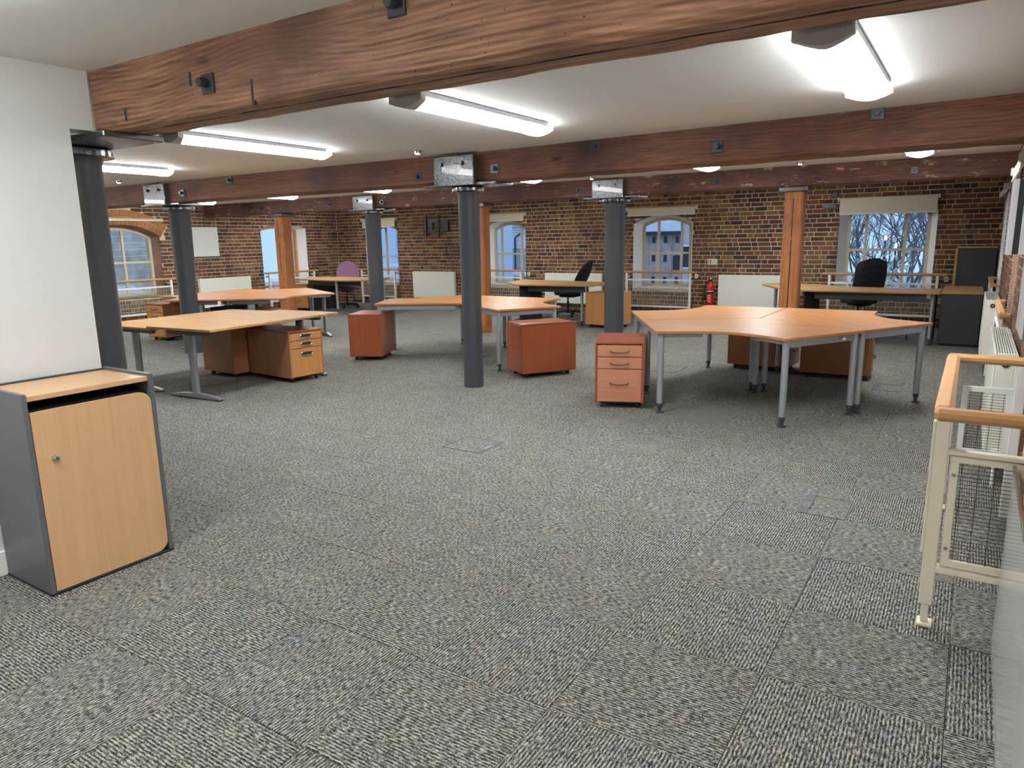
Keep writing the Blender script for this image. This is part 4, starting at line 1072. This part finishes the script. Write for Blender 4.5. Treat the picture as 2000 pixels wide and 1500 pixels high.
def side_radiator(label, y0, y1, x0=.135, x1=.27):
    r = thing('panel_radiator', label, 'radiator', (x0, y0, 0)); L = y1-y0; w = x1-x0; z0, z1 = .15, .80
    MB().cbox(0, .014, 0, L, z0, z1, .003).build('front_panel', M['rad'], r)
    MB().cbox(w-.014, w, 0, L, z0, z1-.01, .003).build('back_panel', M['rad'], r)
    e = MB().cbox(.014, w-.014, 0, .012, z0, z1, .003).build('end_panel', M['rad'], r); MB().cbox(.014, w-.014, L-.012, L, z0, z1, .003).build('end_panel', M['rad'], r)
    MB().tube([(w*.5, -.006, z1-.06), (w*.5, .002, z1-.06)], .022, 16).build('bleed_plug', M['black'], e); MB().tube([(w*.5, -.012, z1-.06), (w*.5, -.005, z1-.06)], .012, 16).build('plug_cap', M['chrome'], e)
    for k in range(7):
        x = .018+(w-.044)*k/6
        MB().box(x, x+.0065, .012, L-.012, z1-.012, z1-.002).build('grille_bar', M['rad'], r)
    MB().box(.02, w-.02, .015, L-.015, z1-.06, z1-.04).build('shade_fins', M['black'], r)  # black slab puts the shade between the grille bars into colour
    MB().cbox(w*.3, w*.7, -.055, 0, z0+.03, z0+.07, .006).build('valve', M['cream_w'], r)
    MB().tube([(w*.5, -.035, 0), (w*.5, -.035, z0+.04)], .009, 8).build('pipe', M['cream_w'], r)
    MB().cbox(w, .165-.002, L*.2, L*.2+.04, .3, .6, .002).cbox(w, .165-.002, L*.8, L*.8+.04, .3, .6, .002).build('wall_hanger', M['cream_w'], r)
    return r
side_radiator('near grille topped radiator on the right wall just beyond the foreground railing', 5.0, 6.42, .15, .27)
side_radiator('far grille topped radiator on the right wall before the black cupboards', 8.95, 10.27)

# wall screen on the right pier
r = thing('wall_screen', 'slim wall mounted screen seen edge on, grey casing with black front gap', 'screen', (.152, 5.2, 1.36))
MB().cbox(0, .030, 0, .30, 0, .44, .003).build('casing', M['lamp_grey'], r)
MB().cbox(.030, .060, .005, .295, .005, .43, .002).build('display', M['black'], r)
MB().cbox(.060, .105, .0, .30, 0, .44, .003).build('rear_casing', M['lamp_grey'], r)
MB().cbox(.105, .135, .1, .2, .15, .3, .003).build('wall_mount', M['black'], r)
# grey board beside it, nearer
r = thing('leaning_grey_board', 'grey glossy board edge at the right margin of the view', 'board', (.245, 4.62, .93))
MB().cbox(0, .012, 0, .6, 0, .85, .003).build('sheet', M['lamp_grey'], r); MB().cbox(0.012, .040, .1, .14, .2, .6, .003).build('batten', M['cream_w'], r)
# bead chains
for k, (y, x, z0, lb) in enumerate([(10.3, .255, 1.0, 'white bead chain hanging beside the bright far window reveal on the right'), (6.75, .262, .88, 'white bead chain hanging before the bricks beneath the wall screen')]):
    r = thing('bead_chain', lb, 'chain', (x, y, z0)); mb = MB()
    for q in range(int((2.0-z0)/.022)):
        for s in (-.014, .014):
            zz = q*.022; mb.add([(s+.005*a, .005*b, zz+.005*c) for a, b, c in ((1, 0, 0), (-1, 0, 0), (0, 1, 0), (0, -1, 0), (0, 0, 1), (0, 0, -1))], [(0, 2, 4), (2, 1, 4), (1, 3, 4), (3, 0, 4), (2, 0, 5), (1, 2, 5), (3, 1, 5), (0, 3, 5)])
    o = mb.build('beads', M['print_w'], r); o['kind'] = 'stuff'
    MB().tube([(-.014, 0, 0), (0, 0, -.02), (.014, 0, 0)], .003, 6).build('loop', M['print_w'], r)
    MB().tube([(-.014, 0, 2.0-z0), (.02, 0, 2.0-z0)], .012, 8).build('drive_wheel', M['cream_w'], r)
blind('cream roller blind on the right wall above the far window', P_right, 10.6, 12.7, 2.05, 1.98)
blind('cream roller blind on the right wall near the ceiling at the picture edge', P_right, 6.8, 8.4, 2.07, 1.95)
# frosted panel at the lower right
r = thing('frosted_screen_panel', 'frosted acrylic screen standing on the carpet at the lower right edge', 'screen panel', (.187, 1.25, 0))
MB().cbox(-.003, .003, 0, 1.715, .004, .676, .001).build('sheet', M['frost'], r)
MB().cbox(-.006, .006, 0, 1.715, .676, .69, .002).build('top_trim', M['chrome'], r)
for y in (.1, 1.5): MB().cbox(-.0, .06, y, y+.04, 0, .012, .003).build('foot', M['silver'], r)

# ------------------------------------------------------------------ outside
def building(label, name, loc, rz=0): return thing(name, label, 'building', loc, rz)
# warehouse seen through window 2 (brick piers, small windows, slate roof)
b = building('pale brick warehouse with slate roof seen through the window left of the extinguisher', 'warehouse', (-20, 35, -6))
MB().box(0, 10.2, 0, 8, 0, 7.8).build('wall', M['x_brick'], b)
MB().add([(-.3, -.4, 7.8), (10.5, -.4, 7.8), (10.5, 8.4, 7.8), (-.3, 8.4, 7.8), (3.5, 4, 9.6), (7.2, 4, 9.6)], [(0, 1, 5, 4), (1, 2, 5), (2, 3, 4, 5), (3, 0, 4), (0, 3, 2, 1)]).build('roof', M['x_slate'], b)
for k in range(17): MB().box(.25+k*.62-.035, .25+k*.62+.035, -.06, 0, 0, 7.8).build('brick_pier', M['x_brick'], b)
for k in range(16):
    x = .56+k*.62
    for z in (5.15, 6.25, 7.18):
        f = MB().box(x-.13, x+.13, -.03, 0, z, z+.42).build('window', M['x_slate'], b); MB().box(x-.09, x+.09, -.05, -.02, z+.04, z+.38).build('pane', M['x_dark'], f)
MB().box(7.2, 7.7, -.1, 0, 5.9, 6.6).build('loading_door', M['x_dark'], b)
MB().box(0, 10.2, -.5, 0, 7.6, 7.8).build('gutter', M['x_dark'], b)
b = building('tall brick house with white windows at the right of the warehouse', 'brick_house', (-9.6, 27, -6))
MB().box(0, 4, 0, 6, 0, 9.5).build('wall', M['x_brickg'], b)
for x in (.25, 1.2, 2.4, 3.3):
    for z in (4.5, 6.3, 8.0):
        f = MB().box(x-.2, x+.2, -.06, 0, z, z+.9).build('window', M['x_clap'], b); MB().box(x-.14, x+.14, -.08, -.05, z+.06, z+.84).build('pane', M['x_dark'], f)
b = building('white boarded building over grey brick seen through the window right of the slim column', 'boarded_building', (-23, 30, -6))
MB().box(0, 7, 0, 4, 0, 7.1).build('base_wall', M['x_brickg'], b)
for k in range(9): MB().box(-.05, 7.05, -.06, 4, 7.1+k*.11, 7.1+k*.11+.10).build('board', M['x_clap'], b)
MB().box(-.3, 7.3, -.3, 4.3, 8.1, 8.25).build('roof_edge', M['x_slate'], b)
MB().tube([(4.0, -.15, 4.6), (4.0, -.15, 7.6), (4.3, -.15, 7.8)], .05, 8).build('drainpipe', M['x_dark'], b)
MB().box(1.9, 2.4, -.1, 0, 6.0, 7.0).build('window', M['x_dark'], b)
MB().box(-.5, 7.5, -2.8, -.1, 5.9, 6.0).build('canopy', M['x_canopy'], b)
b = building('plain pale blue clad building seen through the window by the purple chair', 'blue_building', (-25, 22.5, -6))
MB().box(0, 8, 0, 4, 0, 12).build('wall', M['x_blue'], b)
for k in range(9): MB().box(.4+k*.9, .43+k*.9, -.03, 0, 0, 12).build('cladding_joint', M['x_slate'], b)
MB().box(0, 8, -.05, 0, 6.5, 6.62).build('ledge', M['x_canopy'], b)
b = building('rounded glass tower far away through the orange framed window', 'glass_tower', (-64, 46.5, -12))
MB().lathe([(2.2, 0), (2.2, 11), (1.8, 13), (1.0, 14.2), (.2, 14.6)], 20).build('tower_body', M['x_glass'], b, True)
for k in range(16): MB().lathe([(2.25, .5+k*.8), (2.25, .65+k*.8)], 20).build('floor_band', M['x_dark'], b)
b = building('narrow glass block with balconies at the right of the orange framed window', 'glass_block', (-40, 35, -12))
MB().box(0, 2.5, 0, 3, 0, 18).build('wall', M['x_glass'], b)
for k in range(16): MB().box(-.1, 2.6, -.4, 0, .8+k*1.1, .95+k*1.1).build('balcony', M['x_clap'], b)
b = building('weathered grey boarded wall just outside the far left window', 'grey_boarded_wall', (-17.5, 4, -4))
for k in range(46): MB().cbox(-.1, .0+.012*(k % 3), 0, 9, k*.16, k*.16+.152, .008).build('board', M['x_grey'], b)
r = thing('entrance_canopy', 'pale translucent canopy outside below the far left window', 'canopy', (-16.8, 6.2, 0))
MB().add([(0, 0, .62), (2.2, 0, -.1), (2.2, 3.2, -.1), (0, 3.2, .62), (0, 0, .58), (2.2, 0, -.14), (2.2, 3.2, -.14), (0, 3.2, .58)], [(0, 1, 2, 3), (7, 6, 5, 4), (0, 4, 5, 1), (1, 5, 6, 2), (2, 6, 7, 3), (3, 7, 4, 0)]).build('sheet', M['x_canopy'], r)
for y in (.5, 2.6): MB().tube([(2.1, y, -4), (2.1, y, -.14)], .04, 8).build('canopy_post', M['x_dark'], r)
struct(MB().box(-120, 60, 13.9, 160, -6.2, -6).box(-120, -14.5, -60, 13.9, -6.2, -6).build('ground_outside', M['x_ground']))
# trees beyond the right window
def tree(label, x, y, h, seed, z=-6):
    rr = random.Random(seed); r = thing('bare_tree', label, 'tree', (x, y, z)); tr = MB(); br = MB()
    def grow(p, d, L, rad, dep):
        q = p+d*L; (tr if dep < 2 else br).tube([tuple(p), tuple(p.lerp(q, .5)+Vector((rr.uniform(-.1, .1), rr.uniform(-.1, .1), 0))*L*.3), tuple(q)], [rad, rad*.85, rad*.7], 5 if dep < 2 else 3, False)
        if dep >= 6: return
        for _ in range(3 if dep < 5 else 3):
            nd = (d+Vector((rr.uniform(-.75, .75), rr.uniform(-.75, .75), rr.uniform(-.25, .55)))).normalized()
            grow(q if rr.random() < .6 else p.lerp(q, .7), nd, L*rr.uniform(.62, .82), rad*.58, dep+1)
    grow(Vector((0, 0, 0)), Vector((rr.uniform(-.1, .1), 0, 1)).normalized(), h*.30, h*.011, 0)
    tr.build('trunk', M['twig'], r); o = br.build('branches', M['twig'], r); o['kind'] = 'stuff'
    return r
tree('bare winter tree outside at the left of the right-hand window', -5.3, 38, 13, 1)
tree('bare winter tree outside in the middle of the right-hand window', -3.0, 30, 11.5, 2)
tree('bare winter tree outside at the right of the right-hand window', -1.1, 37, 13, 3)
tree('bare winter tree farther off between the others', -4.4, 48, 15, 4)
tree('thin bare tree farthest off behind the street lamps', -2.6, 50, 15, 9)
tree('thin bare tree at the far right edge of the right-hand window', -.9, 45, 14, 12)
tree('thin bare tree at the far left edge of the right-hand window', -6.6, 44, 14, 15)
def hedge(label, x, y, w, h, d, z, seed):
    rr = random.Random(seed); r = thing('hedge', label, 'hedge', (x, y, z)); mb = MB()
    for _ in range(2600):
        p = Vector((rr.uniform(-w/2, w/2), rr.uniform(-d/2, d/2), rr.uniform(0, 1)**.6*h*(1-.3*abs(rr.uniform(-1, 1))))); a = Vector((rr.uniform(-1, 1), rr.uniform(-1, 1), rr.uniform(-1, 1))).normalized()*.09; b_ = a.cross(Vector((rr.uniform(-1, 1), rr.uniform(-1, 1), .3))).normalized()*.05
        mb.add([p-a, p+b_, p+a, p-b_], [(0, 1, 2, 3)])
    o = mb.build('leaves', M['leaf'], r); o['kind'] = 'stuff'; MB().tube([(0, 0, 0), (0, 0, h*.7)], .08, 6).build('stem', M['twig'], r); return r
hedge('pale leafy hedge low at the left of the right-hand window', -4.55, 25, 2.3, 7.5, 1, -6, 5)
hedge('pale leafy hedge low in the middle of the right-hand window', -2.5, 26, 1.6, 7.0, 1, -6, 6)
r = thing('quay_railing', 'horizontal bar railing outside low at the right of the right-hand window', 'railing', (-2.6, 24, -6))
for z in (4.9, 5.15, 5.4, 5.65, 5.9): MB().tube([(0, 0, z), (2.6, 0, z)], .025, 6).build('bar', M['x_slate'], r)
for x in (0, 1.3, 2.6): MB().tube([(x, 0, 0), (x, 0, 6)], .04, 6).build('upright', M['x_slate'], r)
for k, (x, y, z, lb) in enumerate([(-3.6, 38, 1.3, 'street lamp glowing among the trees, left one'), (-3.15, 38, .95, 'street lamp glowing among the trees, right one')]):
    r = thing('street_lamp', lb, 'street lamp', (x, y, -6)); MB().tube([(0, 0, 0), (0, 0, 6+z-.12)], .04, 6).build('pole', M['x_dark'], r)
    MB().lathe([(.03, 6+z-.13), (.055, 6+z-.05), (.055, 6+z+.03), (.03, 6+z+.1)], 12).build('lamp_head', M['lampx'], r, True)
